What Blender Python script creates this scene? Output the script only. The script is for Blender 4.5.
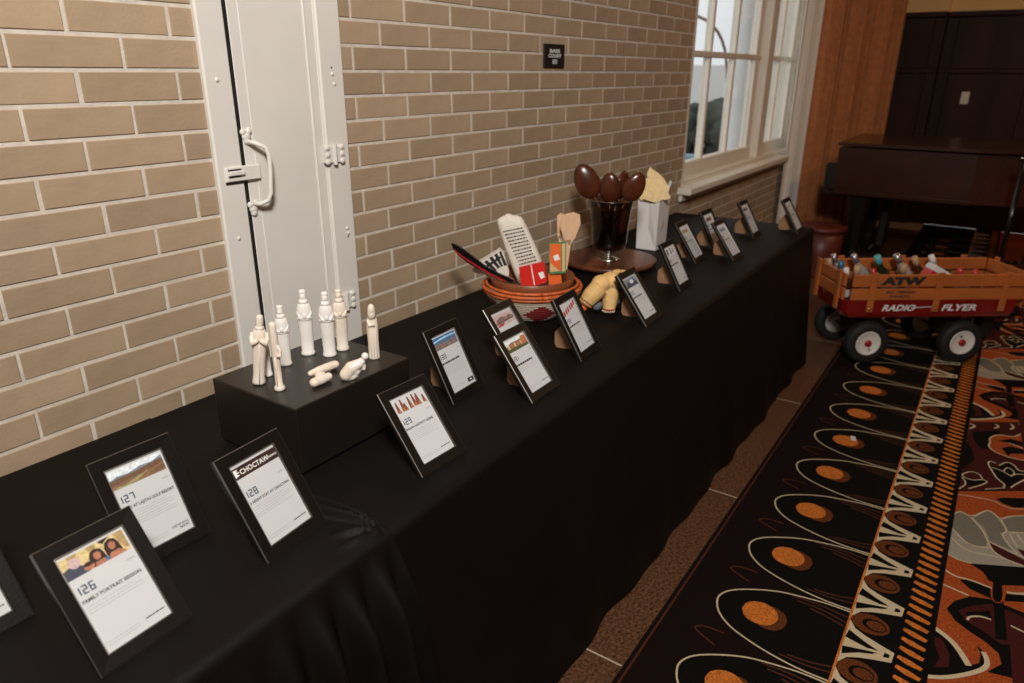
import bpy, bmesh, math, random
import numpy as np
from mathutils import Vector, Matrix
random.seed(7)
for o in list(bpy.data.objects): bpy.data.objects.remove(o)
scene = bpy.context.scene
COL = scene.collection
PI = math.pi

# ------------------------------------------------------------------ camera
# X runs along the brick wall away from the viewer, Y towards the wall, Z up; metres.
CAM_Z = 1.475          # lens height above the floor
WALL = 1.49            # brick face
TZ = .742              # table cloth surface
CX, CY, FP = 512.0, 341.5, 711.945
RX = np.array([.56069504, -.2912348, .77511506])
RY = np.array([-.82801025, -.20227383, .52295728])
RZ = np.array([.00448213, -.93502277, -.35455934])
RM = np.array([RX, RY, RZ])
cam_d = bpy.data.cameras.new('camera'); cam = bpy.data.objects.new('camera', cam_d); COL.objects.link(cam)
scene.camera = cam
right, down, fwd = RM[:, 0], RM[:, 1], RM[:, 2]
cam.matrix_world = Matrix(((right[0], -down[0], -fwd[0], 0), (right[1], -down[1], -fwd[1], 0),
                           (right[2], -down[2], -fwd[2], CAM_Z), (0, 0, 0, 1)))
cam_d.sensor_width = 36; cam_d.lens = FP / 1024 * 36; cam_d.clip_start = .02; cam_d.clip_end = 200
cam_d.dof.use_dof = True; cam_d.dof.focus_distance = 1.55; cam_d.dof.aperture_fstop = 4.0

# ------------------------------------------------------------------ world, lamps, exposure
w = bpy.data.worlds.new('overcast_sky'); scene.world = w; w.use_nodes = True
w.node_tree.nodes['Background'].inputs[0].default_value = (.93, .95, .97, 1)
w.node_tree.nodes['Background'].inputs[1].default_value = 1.15

def lamp(name, loc, power, size, color, aim=None, spread=PI):
    d = bpy.data.lights.new(name, 'AREA'); d.shape = 'DISK'; d.size = size; d.energy = power; d.color = color; d.spread = spread
    o = bpy.data.objects.new(name, d); COL.objects.link(o); o.location = loc
    if aim: o.rotation_euler = (Vector(aim) - Vector(loc)).to_track_quat('-Z', 'Y').to_euler()
    return o
CEIL = 3.2
lamp('key_lamp', (-.45, -.4, 2.98), 108, .6, (1, .95, .89), (2.1, 1.0, .85))
lamp('ceiling_lamp_light_far_room', (5.2, -1.0, CEIL - .12), 22, .5, (1, .60, .30))
vs = scene.view_settings
vs.view_transform = 'Standard'; vs.look = 'None'; vs.exposure = 0.0; vs.gamma = 1.0; vs.use_curve_mapping = False

# ------------------------------------------------------------------ pixel helpers (a pixel gives a direction only)
def ray(px, py):
    d = RM @ np.array([px - CX, py - CY, FP]); return d / np.linalg.norm(d)
def on_z(px, py, z):
    d = ray(px, py); t = (z - CAM_Z) / d[2]; return Vector((d[0] * t, d[1] * t, z))
def on_y(px, py, y):
    d = ray(px, py); t = y / d[1]; return Vector((d[0] * t, y, d[2] * t + CAM_Z))
def on_x(px, py, x):
    d = ray(px, py); t = x / d[0]; return Vector((x, d[1] * t, d[2] * t + CAM_Z))
def near(px, py, a):
    a = np.array([a[0], a[1]]); d = ray(px, py); n = a / np.linalg.norm(a); t = (a @ n) / (d[:2] @ n)
    return Vector((d[0] * t, d[1] * t, d[2] * t + CAM_Z))

# ------------------------------------------------------------------ materials
MATS = {}
def mat(name, col, rough=.6, metal=0, spec=.5, var=0, vscale=20, bump=0, bscale=60, sheen=0, stretch=None, col2=None, coat=0, obj_rand=0, isl_rand=0, trans=0, alpha=1):
    if name in MATS: return MATS[name]
    m = bpy.data.materials.new(name); m.use_nodes = True; MATS[name] = m
    nt = m.node_tree; N = nt.nodes; L = nt.links; b = N['Principled BSDF']
    c = (*col, 1)
    b.inputs['Base Color'].default_value = c; b.inputs['Roughness'].default_value = rough
    b.inputs['Metallic'].default_value = metal; b.inputs['Specular IOR Level'].default_value = spec
    b.inputs['Coat Weight'].default_value = coat; b.inputs['Sheen Weight'].default_value = sheen
    b.inputs['Transmission Weight'].default_value = trans; b.inputs['Alpha'].default_value = alpha
    if var or bump or col2:
        tc = N.new('ShaderNodeTexCoord'); mp = N.new('ShaderNodeMapping'); L.new(tc.outputs['Object'], mp.inputs[0])
        if stretch: mp.inputs['Scale'].default_value = stretch
    last = None
    if var or col2:
        nz = N.new('ShaderNodeTexNoise'); nz.inputs['Scale'].default_value = vscale; nz.inputs['Detail'].default_value = 4
        L.new(mp.outputs[0], nz.inputs['Vector'])
        mx = N.new('ShaderNodeMix'); mx.data_type = 'RGBA'
        rmp = N.new('ShaderNodeMapRange'); rmp.inputs[1].default_value = .3; rmp.inputs[2].default_value = .7
        L.new(nz.outputs[0], rmp.inputs[0]); L.new(rmp.outputs[0], mx.inputs[0])
        a = col2 if col2 else tuple(x * (1 - var) for x in col)
        d = col if col2 else tuple(min(1, x * (1 + var)) for x in col)
        mx.inputs[6].default_value = (*a, 1); mx.inputs[7].default_value = (*d, 1)
        last = mx.outputs[2]
    if obj_rand or isl_rand:
        src = (N.new('ShaderNodeObjectInfo').outputs['Random'] if obj_rand else N.new('ShaderNodeNewGeometry').outputs['Random Per Island'])
        k = obj_rand or isl_rand
        hs = N.new('ShaderNodeHueSaturation')
        r1 = N.new('ShaderNodeMapRange'); r1.inputs[3].default_value = 1 - k; r1.inputs[4].default_value = 1 + k
        L.new(src, r1.inputs[0]); L.new(r1.outputs[0], hs.inputs['Value'])
        if last: L.new(last, hs.inputs['Color'])
        else: hs.inputs['Color'].default_value = c
        last = hs.outputs[0]
    if last: L.new(last, b.inputs['Base Color'])
    if bump:
        nb = N.new('ShaderNodeTexNoise'); nb.inputs['Scale'].default_value = bscale; nb.inputs['Detail'].default_value = 3
        L.new(mp.outputs[0], nb.inputs['Vector'])
        bp = N.new('ShaderNodeBump'); bp.inputs['Strength'].default_value = bump; bp.inputs['Distance'].default_value = .003
        L.new(nb.outputs[0], bp.inputs['Height']); L.new(bp.outputs[0], b.inputs['Normal'])
    return m
def glass(name, tint=(1, 1, 1), refl=1.0, rough=.02):
    if name in MATS: return MATS[name]
    m = bpy.data.materials.new(name); m.use_nodes = True; MATS[name] = m
    nt = m.node_tree; N = nt.nodes; L = nt.links; N.remove(N['Principled BSDF'])
    t = N.new('ShaderNodeBsdfTransparent'); t.inputs[0].default_value = (*tint, 1)
    g = N.new('ShaderNodeBsdfGlossy'); g.inputs['Roughness'].default_value = rough
    fr = N.new('ShaderNodeLayerWeight')
    pw = N.new('ShaderNodeMath'); pw.operation = 'POWER'; pw.inputs[1].default_value = 5; L.new(fr.outputs['Facing'], pw.inputs[0])
    mu = N.new('ShaderNodeMath'); mu.operation = 'MULTIPLY_ADD'; mu.inputs[1].default_value = .96 * refl; mu.inputs[2].default_value = .04 * refl; mu.use_clamp = True
    mx = N.new('ShaderNodeMixShader'); L.new(pw.outputs[0], mu.inputs[0]); L.new(mu.outputs[0], mx.inputs[0])
    L.new(t.outputs[0], mx.inputs[1]); L.new(g.outputs[0], mx.inputs[2]); L.new(mx.outputs[0], N['Material Output'].inputs[0])
    return m
BR = (.375, .278, .185)
mat('brick_clay', BR, .85, spec=.12, var=.10, vscale=9, bump=.3, bscale=120, obj_rand=.10)
mat('brick_clay_bulk', BR, .85, spec=.12, var=.10, vscale=9, bump=.3, bscale=120, isl_rand=.10)
mat('mortar', (.60, .55, .48), .9, var=.12, vscale=30, bump=.4, bscale=150)
mat('white_paint', (.72, .70, .655), .38, var=.03, vscale=6, bump=.12, bscale=14)
mat('window_paint', (.76, .70, .60), .45, var=.04, vscale=5)
mat('gap_dark', (.004, .003, .003), .9)
mat('black_cloth', (.0044, .0035, .0030), .58, spec=.14, bump=.25, bscale=700, var=.2, vscale=5)
mat('black_box', (.0115, .0092, .0072), .34, spec=.5, bump=.15, bscale=500)
mat('frame_black', (.0065, .005, .0042), .42, spec=.25, bump=.1, bscale=200)
mat('edge_highlight', (.22, .205, .19), .4, metal=.9)  # silver tone standing in for highlights along the frame edges
mat('easel_board', (.29, .155, .078), .75, var=.15, vscale=40)
mat('paper', (.565, .58, .595), .5)
mat('ink_navy', (.02, .045, .11), .6)
mat('ink_black', (.02, .018, .018), .6)
mat('ink_grey', (.42, .42, .43), .6)
mat('ink_white', (.8, .8, .78), .6)
mat('porcelain', (.80, .755, .69), .22, spec=.5, col2=(.72, .585, .46), vscale=16, stretch=(1, 1, .45), bump=.2, bscale=60)
mat('porcelain_white', (.80, .775, .735), .2, spec=.5, var=.06, vscale=14, bump=.15, bscale=60)
mat('tile_terrazzo', (.17, .075, .035), .38, col2=(.022, .011, .006), vscale=110, obj_rand=.08)
mat('joint_pale', (.42, .34, .25), .8)
mat('floor_base', (.12, .08, .05), .8)
mat('carpet_dark', (.0075, .0030, .0026), .95, spec=.1, var=.3, vscale=260, bump=.5, bscale=500)
mat('carpet_black', (.0030, .0024, .002), .95, spec=.1, bump=.5, bscale=500)
mat('carpet_cream', (.50, .41, .27), .95, spec=.1, var=.15, vscale=260, bump=.5, bscale=500)
mat('carpet_orange', (.47, .135, .022), .95, spec=.1, var=.4, vscale=150, bump=.5, bscale=500)
mat('carpet_dim_orange', (.17, .045, .010), .95, spec=.1, col2=(.02, .008, .004), vscale=240)
mat('carpet_brown', (.060, .018, .009), .95, spec=.1, var=.3, vscale=260)
mat('carpet_rust', (.30, .058, .013), .95, spec=.1, var=.4, vscale=150, bump=.5, bscale=500)
mat('carpet_maroon', (.045, .0075, .006), .95, spec=.1, var=.25, vscale=260)
mat('carpet_grey', (.15, .135, .105), .95, spec=.1, var=.12, vscale=200)
mat('carpet_light_grey', (.27, .245, .195), .95, spec=.1, var=.12, vscale=200)
mat('curtain_brown', (.42, .145, .044), .8, sheen=.1, var=.15, vscale=20)
mat('sheer_white', (.74, .70, .64), .8)
mat('panel_wood', (.030, .0105, .006), .55, spec=.15, var=.3, vscale=6, stretch=(1, 1, .12))
mat('upper_wall', (.85, .50, .20), .8)
mat('room_wall', (.30, .22, .15), .9)
mat('ceiling_paint', (.55, .48, .40), .9)
mat('piano_wood', (.032, .0075, .0038), .28, coat=.35, var=.25, vscale=5, stretch=(8, 1, 1))
mat('piano_black', (.006, .005, .005), .35)
mat('gloss_black', (.006, .006, .006), .12)
mat('wagon_red', (.20, .008, .007), .24, coat=.3)
mat('wagon_wood', (.42, .115, .024), .5, var=.2, vscale=14, stretch=(.25, 1, 1))
mat('tyre', (.008, .0075, .007), .7, bump=.4, bscale=90)
mat('hub_white', (.72, .68, .62), .35)
mat('hub_red', (.35, .012, .012), .35)
mat('dark_metal', (.012, .011, .011), .4, metal=.4)
mat('steel', (.6, .58, .55), .25, metal=1)
mat('spoon_wood', (.075, .018, .007), .26, coat=.3, var=.3, vscale=10, stretch=(2, 2, .5))
mat('board_wood', (.19, .050, .018), .35, coat=.1, col2=(.028, .008, .004), vscale=5, stretch=(.6, 6, 4))
mat('pale_wood', (.62, .40, .24), .6, var=.12, vscale=30, stretch=(4, 4, .5))
mat('bowl_wood', (.20, .055, .018), .4, var=.25, vscale=14)
mat('coil_orange', (.50, .10, .022), .5, var=.3, vscale=60)
mat('coil_cream', (.56, .48, .37), .75, var=.15, vscale=120, bump=.7, bscale=200)
mat('coil_red', (.22, .012, .015), .75, var=.15, vscale=120, bump=.7, bscale=200)
mat('cloth_white', (.70, .64, .56), .85, bump=.6, bscale=35)
mat('pack_red', (.62, .022, .018), .35)
mat('card_orange', (.75, .13, .022), .5)
mat('card_green', (.05, .22, .09), .5)
mat('card_yellow', (.62, .42, .22), .5)
mat('bag_white', (.74, .72, .71), .55)
mat('tissue_yellow', (.88, .68, .36), .7, bump=1.0, bscale=45, var=.12, vscale=60)
mat('buckskin', (.70, .45, .18), .7, var=.14, vscale=25, bump=.4, bscale=60)
mat('buckskin_band', (.26, .10, .035), .7)
mat('bead_red', (.35, .03, .03), .5)
mat('felt_grey', (.13, .15, .17), .8)
mat('sign_black', (.006, .006, .006), .5)
mat('switch_ivory', (.75, .66, .52), .4)
mat('red_wood', (.10, .015, .008), .45, coat=0, var=.2, vscale=8)
mat('hedge_leaf', (.07, .08, .065), .9, var=.5, vscale=4)
mat('asphalt', (.36, .36, .36), .9)
mat('house_paint', (.80, .79, .77), .8)
mat('blue_paint', (.22, .36, .46), .6)
mat('lamp_brown', (.22, .12, .09), .6)
PHC = {'ph_sky': (.45, .62, .80), 'ph_skypale': (.72, .78, .82), 'ph_hill': (.16, .085, .05), 'ph_hill2': (.24, .13, .07),
       'ph_grass': (.32, .30, .13), 'ph_green': (.07, .09, .03), 'ph_blue': (.045, .16, .36), 'ph_city': (.17, .16, .17), 'ph_cityorange': (.45, .17, .07),
       'ph_skin': (.42, .17, .10), 'ph_hair': (.03, .013, .01), 'ph_gold': (.62, .50, .24), 'ph_gold2': (.40, .28, .12), 'ph_shirt': (.05, .06, .09), 'ph_terra': (.20, .06, .03),
       'ph_header': (.035, .014, .012), 'ph_pink': (.55, .40, .40), 'ph_plum': (.13, .09, .10), 'ph_red': (.40, .05, .06), 'ph_steel': (.20, .25, .33)}
for k, c in PHC.items(): mat(k, c, .5, var=.22, vscale=220)

# ------------------------------------------------------------------ mesh helpers
def link(o, parent=None):
    COL.objects.link(o)
    if parent: o.parent = parent
    return o
def obj(name, v, f, m, parent=None, smooth=False, mi=None):
    me = bpy.data.meshes.new(name); me.from_pydata([tuple(p) for p in v], [], f); me.update()
    for x in (m if isinstance(m, (list, tuple)) else [m]): me.materials.append(MATS[x])
    if mi: me.polygons.foreach_set('material_index', mi)
    if smooth: me.polygons.foreach_set('use_smooth', [True] * len(f))
    return link(bpy.data.objects.new(name, me), parent)
def tag(o, label, cat, group=None):
    o['label'] = label; o['category'] = cat
    if group: o['group'] = group
    return o
def struct(o): o['kind'] = 'structure'; return o
def thing(name, label, cat, loc=(0, 0, 0), rz=0, group=None):
    o = bpy.data.objects.new(name, None); COL.objects.link(o); o.empty_display_size = .05
    o.location = loc; o.rotation_euler = (0, 0, rz); return tag(o, label, cat, group)
BOXF = [(0, 3, 2, 1), (4, 5, 6, 7), (0, 1, 5, 4), (1, 2, 6, 5), (2, 3, 7, 6), (3, 0, 4, 7)]
def boxv(x0, x1, y0, y1, z0, z1):
    return [(x0, y0, z0), (x1, y0, z0), (x1, y1, z0), (x0, y1, z0), (x0, y0, z1), (x1, y0, z1), (x1, y1, z1), (x0, y1, z1)]
def box(name, b, m, parent=None, bevel=0, seg=1, smooth=False):
    v = boxv(*b)
    if not bevel: return obj(name, v, BOXF, m, parent)
    bm = bmesh.new(); vs_ = [bm.verts.new(p) for p in v]
    for q in BOXF: bm.faces.new([vs_[i] for i in q])
    bmesh.ops.bevel(bm, geom=bm.edges[:], offset=bevel, segments=seg, affect='EDGES', profile=.5)
    me = bpy.data.meshes.new(name); bm.to_mesh(me); bm.free(); me.materials.append(MATS[m])
    if smooth: me.polygons.foreach_set('use_smooth', [True] * len(me.polygons))
    return link(bpy.data.objects.new(name, me), parent)
class MB:
    """collects faces with material slots into one mesh"""
    def __init__(s): s.v = []; s.f = []; s.mi = []; s.mats = []
    def slot(s, m):
        if m not in s.mats: s.mats.append(m)
        return s.mats.index(m)
    def add(s, v, f, m):
        b = len(s.v); s.v += [tuple(p) for p in v]; k = s.slot(m)
        for q in f: s.f.append(tuple(b + i for i in q)); s.mi.append(k)
    def box(s, b, m): s.add(boxv(*b), BOXF, m)
    def build(s, name, parent=None, smooth=False): return obj(name, s.v, s.f, s.mats, parent, smooth, s.mi)
def tube_vf(pts, r, n=8, caps=True):
    pts = [Vector(p) for p in pts]; R_ = r if isinstance(r, (list, tuple)) else [r] * len(pts)
    v = []; f = []; prev = None
    for i, p in enumerate(pts):
        t = (pts[min(i + 1, len(pts) - 1)] - pts[max(i - 1, 0)]).normalized()
        a = prev - t * prev.dot(t) if prev else (Vector((0, 0, 1)).cross(t) if abs(t.z) < .95 else Vector((1, 0, 0)).cross(t))
        a.normalize(); prev = a; b = t.cross(a)
        for k in range(n):
            q = 2 * PI * k / n; v.append(p + (a * math.cos(q) + b * math.sin(q)) * R_[i])
    for i in range(len(pts) - 1):
        for k in range(n): f.append((i * n + k, i * n + (k + 1) % n, (i + 1) * n + (k + 1) % n, (i + 1) * n + k))
    if caps: f.append(tuple(range(n - 1, -1, -1))); f.append(tuple((len(pts) - 1) * n + k for k in range(n)))
    return v, f
def tube(name, pts, r, m, parent=None, n=8):
    v, f = tube_vf(pts, r, n); return obj(name, v, f, m, parent, True)
def lathe_vf(prof, n=24, c=(0, 0, 0), sx=1, sy=1):
    v = []; f = []
    for r, z in prof:
        for k in range(n):
            a = 2 * PI * k / n; v.append((c[0] + r * math.cos(a) * sx, c[1] + r * math.sin(a) * sy, c[2] + z))
    for i in range(len(prof) - 1):
        for k in range(n): f.append((i * n + k, i * n + (k + 1) % n, (i + 1) * n + (k + 1) % n, (i + 1) * n + k))
    if prof[0][0] > 1e-6: f.append(tuple(range(n - 1, -1, -1)))
    if prof[-1][0] > 1e-6: f.append(tuple((len(prof) - 1) * n + k for k in range(n)))
    return v, f
def lathe(name, prof, m, parent=None, n=24, c=(0, 0, 0), sx=1, sy=1, smooth=True):
    v, f = lathe_vf(prof, n, c, sx, sy); return obj(name, v, f, m, parent, smooth)
def ball_vf(c, r, n=12, k=8):
    rx, ry, rz = r if isinstance(r, (list, tuple)) else (r, r, r)
    return lathe_vf([(max(1e-4, math.sin(PI * i / k)), -math.cos(PI * i / k) * rz) for i in range(k + 1)], n, c, rx, ry)
def blob(name, pieces, m, parent=None, voxel=.004, mats=None):
    """several ellipsoids / tubes fused into one continuous skin"""
    mb = MB()
    for v, f in pieces: mb.add(v, f, m)
    o = mb.build(name, parent, True)
    r = o.modifiers.new('fuse', 'REMESH'); r.mode = 'VOXEL'; r.voxel_size = voxel; r.use_smooth_shade = True
    s = o.modifiers.new('soften', 'SMOOTH'); s.factor = .5; s.iterations = 4
    return o
def prism_vf(poly, t):
    """poly in xy, extruded to z=t"""
    n = len(poly); v = [(x, y, 0) for x, y in poly] + [(x, y, t) for x, y in poly]
    f = [tuple(range(n - 1, -1, -1)), tuple(range(n, 2 * n))] + [(i, (i + 1) % n, n + (i + 1) % n, n + i) for i in range(n)]
    return v, f
def xf(v, M): return [M @ Vector(p) for p in v]
TXT = {}
def text_vf(s, size, loc=(0, 0), align='LEFT', sx=1.0, bold=0):
    key = (s, align, bold)
    if key not in TXT:
        cu = bpy.data.curves.new('lettering_curve', 'FONT'); cu.body = s; cu.size = 1; cu.align_x = align; cu.resolution_u = 2; cu.fill_mode = 'FRONT'; cu.offset = bold
        o = bpy.data.objects.new('lettering_curve', cu); COL.objects.link(o)
        dg = bpy.context.evaluated_depsgraph_get(); me = bpy.data.meshes.new_from_object(o.evaluated_get(dg))
        TXT[key] = ([tuple(q.co) for q in me.vertices], [tuple(p.vertices) for p in me.polygons])
        bpy.data.objects.remove(o); bpy.data.curves.remove(cu); bpy.data.meshes.remove(me)
    v, f = TXT[key]
    return [(loc[0] + x * size * sx, loc[1] + y * size, 0) for x, y, z in v], f

# ================================================================== ROOM SHELL
XB, XF, YR = -3.4, 8.6, -4.8     # back wall, far wall, right wall
# floor slab, terrazzo strip by the wall
floor = struct(box('floor', (XB, XF, YR, WALL + .2, -.08, -.006), 'floor_base'))
TX = [1.379 + .968 * k for k in range(-5, 8)]
for i in range(len(TX) - 1):
    a, b = TX[i], min(TX[i + 1], XF)
    if a < XF: box('tile', (a + .002, b - .002, .572, WALL, -.006, 0), 'tile_terrazzo', floor, .0012)
box('tile_joint', (XB, XF, .574, WALL, -.006, -.0006), 'joint_pale', floor)

# brick wall: mortar slab with the window opening, bricks on its face
W0, W1, WZ0, WZ1 = 3.905, 6.42, .865, 2.75
mb = MB(); YM = WALL + .0022
mb.box((XB, W0, YM, WALL + .30, 0, CEIL), 'mortar'); mb.box((W1, XF, YM, WALL + .30, 0, CEIL), 'mortar')
mb.box((W0, W1, YM, WALL + .30, 0, WZ0), 'mortar'); mb.box((W0, W1, YM, WALL + .30, WZ1, CEIL), 'mortar')
wall_left = struct(mb.build('wall_left'))
CH, BL, JT = .0632, .2070, .0078
def brick_vf(l, h, y0=0.0, d=.010, c=.0014):
    v = [(0, d, 0), (l, d, 0), (l, d, h), (0, d, h), (0, c, 0), (l, c, 0), (l, c, h), (0, c, h), (c, 0, c), (l - c, 0, c), (l - c, 0, h - c), (c, 0, h - c)]
    f = [(0, 1, 5, 4), (1, 2, 6, 5), (2, 3, 7, 6), (3, 0, 4, 7), (4, 5, 9, 8), (5, 6, 10, 9), (6, 7, 11, 10), (7, 4, 8, 11), (8, 9, 10, 11)]
    return v, f
def px_of(P):
    c = RM.T @ (np.array(P) - [0, 0, CAM_Z])
    return (CX + FP * c[0] / c[2], CY + FP * c[1] / c[2]) if c[2] > .05 else None
bricks = []
DOORX = (.992, 1.403)
for k in range(-24, 27):
    z = 1.506 + CH * k - CH / 2 + JT / 2; h = CH - JT
    if z < 0 or z + h > CEIL: continue
    off = .622 + (BL / 2 if k % 2 else 0) + random.uniform(-.006, .006)
    j = -16
    while True:
        a = off + BL * j + JT / 2 + random.uniform(-.002, .002); b = off + BL * (j + 1) - JT / 2; j += 1
        if a > XF: break
        spans = [(max(a, XB), min(b, XF))]
        def cut(sp, lo, hi):
            out = []
            for s, e in sp:
                if e <= lo or s >= hi: out.append((s, e)); continue
                if s < lo: out.append((s, lo))
                if e > hi: out.append((hi, e))
            return out
        if z < 2.30: spans = cut(spans, *DOORX)
        if z + h > WZ0 - .03 and z < WZ1: spans = cut(spans, W0, W1)
        for s, e in spans:
            if e - s > .012: bricks.append((s, e, z, h))
def vis_area(q):
    s, e, z, h = q
    ps = [px_of((x, WALL, zz)) for x, zz in ((s, z), (e, z), (e, z + h), (s, z + h))]
    if any(p is None for p in ps): return 0
    cxm = sum(p[0] for p in ps) / 4; cym = sum(p[1] for p in ps) / 4
    if not (-25 < cxm < 800 and -12 < cym < 500) or z < .72: return 0
    a = 0
    for i in range(4):
        x0, y0 = ps[i]; x1, y1 = ps[(i + 1) % 4]; a += x0 * y1 - x1 * y0
    return abs(a)
bricks.sort(key=vis_area, reverse=True)
bulk = MB(); full_me = None
for i, (s, e, z, h) in enumerate(bricks):
    v, f = brick_vf(e - s, h)
    if i < 300:
        whole = abs((e - s) - (BL - JT)) < .0045
        if whole and full_me:
            o = link(bpy.data.objects.new('brick', full_me), wall_left); o.scale = ((e - s) / (BL - JT), 1, 1)
        else:
            if whole: v, f = brick_vf(BL - JT, h)
            o = obj('brick', v, f, 'brick_clay', wall_left)
            if whole: full_me = o.data
        o.location = (s, WALL + random.uniform(-.0006, .0008), z)
    else:
        yo = WALL + random.uniform(-.0006, .0008); bulk.add([(s + p[0], yo + p[1], z + p[2]) for p in v], f, 'brick_clay_bulk')
bo = bulk.build('brick_courses', wall_left); bo['kind'] = 'stuff'

# far wall: dark panelling below, orange paint above
wf = struct(box('wall_front', (XF, XF + .12, YR, WALL + .3, 0, CEIL), 'upper_wall'))
PT = 2.03
def panel_run(y0, y1, x, n):
    box('panel_backing', (x - .015, XF, y0, y1, 0, PT - .05), 'panel_wood', wf)
    box('panel_crown', (x - .055, XF, y0, y1, PT - .05, PT), 'panel_wood', wf, .01)
    box('panel_rail', (x - .035, XF, y0, y1, 1.475, 1.525), 'panel_wood', wf, .008)
    box('panel_plinth', (x - .03, XF, y0, y1, 0, .16), 'panel_wood', wf, .008)
    for i in range(n + 1):
        yy = y0 + (y1 - y0) * i / n; yy = min(max(yy, y0 + .05), y1 - .05)
        box('panel_stile', (x - .03, x - .014, yy - .05, yy + .05, .16, PT - .05), 'panel_wood', wf, .006)
panel_run(YR, .735, XF, 7); panel_run(.735, WALL, XF - .07, 1)
box('upper_pilaster', (XF - .07, XF, .735, WALL, PT, CEIL), 'upper_wall', wf)
struct(box('wall_right', (XB, XF + .12, YR - .12, YR, 0, CEIL), 'room_wall'))
struct(box('wall_back', (XB - .12, XB, YR - .12, WALL + .3, 0, CEIL), 'room_wall'))
struct(box('ceiling', (XB - .12, XF + .12, YR - .12, WALL + .3, CEIL, CEIL + .1), 'ceiling_paint'))

# ------------------------------------------------------------------ painted cabinet door in the brick wall
d1 = struct(box('door_1', (1.072, 1.315, WALL - .006, WALL + .02, .02, 2.18), 'white_paint', None, .002))
Y0 = WALL - .012
box('casing', (.990, 1.060, Y0, WALL + .02, 0, 2.27), 'white_paint', d1, .004)
box('casing', (1.3195, 1.399, Y0, WALL + .02, 0, 2.27), 'white_paint', d1, .004)
box('casing', (1.060, 1.3195, Y0, WALL + .02, 2.19, 2.27), 'white_paint', d1, .004)
box('shadow_gap', (1.060, 1.0725, WALL - .0045, WALL + .02, .02, 2.19), 'gap_dark', d1)
box('shadow_gap', (1.314, 1.320, WALL - .003, WALL + .02, .02, 2.19), 'white_paint', d1)
box('panel_board', (1.100, 1.280, WALL - .0075, WALL - .005, .1, 2.1), 'white_paint', d1, .001)
box('edge_bead', (1.282, 1.2875, WALL - .011, WALL - .005, .02, 2.18), 'white_paint', d1, .002)
# D handle with lobed ends
hx, hz0, hz1 = 1.090, 1.174, 1.318
hd = tube('pull_handle', [(hx - .008, WALL - .008, hz1), (hx, WALL - .024, hz1 - .002), (hx + .02, WALL - .034, hz1 - .012), (hx + .026, WALL - .038, hz1 - .03),
     (hx + .024, WALL - .040, 1.255), (hx + .020, WALL - .038, hz0 + .025), (hx + .014, WALL - .034, hz0 + .008), (hx - .002, WALL - .024, hz0), (hx - .012, WALL - .008, hz0)], .0055, 'white_paint', d1, 10)
for zz, dx in ((hz1 + .012, -.008), (hz0 - .012, -.012)):
    mb = MB()
    for a, b, r in ((0, 0, .012), (.008, .012, .008), (-.008, .010, .008), (0, -.010, .009)):
        v, f = ball_vf((hx + dx + a, WALL - .007, zz + b), (r, .006, r)); mb.add(v, f, 'white_paint')
    mb.build('handle_plate', hd, True)
# latch bar across the gap
lb = box('latch_plate', (1.010, 1.104, WALL - .017, WALL - .008, 1.232, 1.266), 'white_paint', d1, .002)
box('latch_bolt', (1.016, 1.056, WALL - .024, WALL - .016, 1.246, 1.257), 'white_paint', lb, .002)
box('latch_slot', (1.015, 1.050, WALL - .0185, WALL - .0165, 1.2575, 1.2605), 'gap_dark', lb)
box('latch_slot', (1.015, 1.046, WALL - .0185, WALL - .0165, 1.2425, 1.2455), 'gap_dark', lb)
box('latch_shadow', (1.008, 1.06, WALL - .016, WALL - .010, 1.2285, 1.2318), 'gap_dark', lb)  # dark strip coloured as the shadow below the latch plate
# hinges and screws on the right casing
def hinge(z):
    mb = MB(); mb.box((1.308, 1.374, WALL - .018, WALL - .008, z - .02, z + .02), 'white_paint')
    for a in (1.316, 1.366):
        for b in (-.018, 0, .018):
            v, f = ball_vf((a, WALL - .017, z + b), (.009, .006, .008), 8, 6); mb.add(v, f, 'white_paint')
    v, f = tube_vf([(1.340, WALL - .019, z - .026), (1.340, WALL - .019, z + .026)], .006); mb.add(v, f, 'white_paint')
    mb.build('hinge', d1)
hinge(1.268); hinge(.862)
for x, z in ((1.366, 1.467), (1.376, 1.066), (1.371, 1.473 - .03), (1.378, 1.052), (1.028, 1.455), (1.03, 1.10)):
    v, f = ball_vf((x - .007, WALL - .0125, z), (.005, .003, .005), 8, 6); obj('screw_head', v, f, 'white_paint', d1, True)
for x, z in ((1.365, 1.482), (1.377, 1.043)):
    v, f = ball_vf((x - .007, WALL - .0122, z), (.0028, .001, .0028), 8, 4); obj('screw_hole', v, f, 'gap_dark', d1, True)

# ------------------------------------------------------------------ window
WY = WALL + .11
win = struct(box('window_1', (W0, W1, WALL + .005, WALL + .30, WZ0 + .0, WZ0 + .012), 'window_paint'))
box('sill_board', (3.865, 5.98, WALL - .075, WALL + .2, WZ0 - .035, WZ0 + .004), 'window_paint', win, .008, 2)
box('apron', (3.88, 5.96, WALL - .02, WALL + .0, WZ0 - .075, WZ0 - .036), 'window_paint', win, .004)
box('bottom_rail', (W0, 5.47, WY - .03, WY + .03, WZ0 + .01, .975), 'window_paint', win, .006)
box('bottom_rail', (5.6, W1, WY - .03, WY + .03, WZ0 + .01, .975), 'window_paint', win, .006)
box('stool_moulding', (W0, W1, WALL + .02, WY - .03, WZ0 + .01, WZ0 + .03), 'window_paint', win, .006)
box('jamb', (W0, W0 + .03, WALL, WALL + .28, WZ0, WZ1), 'window_paint', win)
box('jamb', (W1 - .03, W1, WALL, WALL + .28, WZ0, WZ1), 'window_paint', win)
box('post', (5.455, 5.60, WY - .075, WY + .06, WZ0 + .01, WZ1), 'window_paint', win, .008)
box('head_jamb', (W0, W1, WALL, WALL + .28, WZ1 - .04, WZ1), 'window_paint', win)
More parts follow.
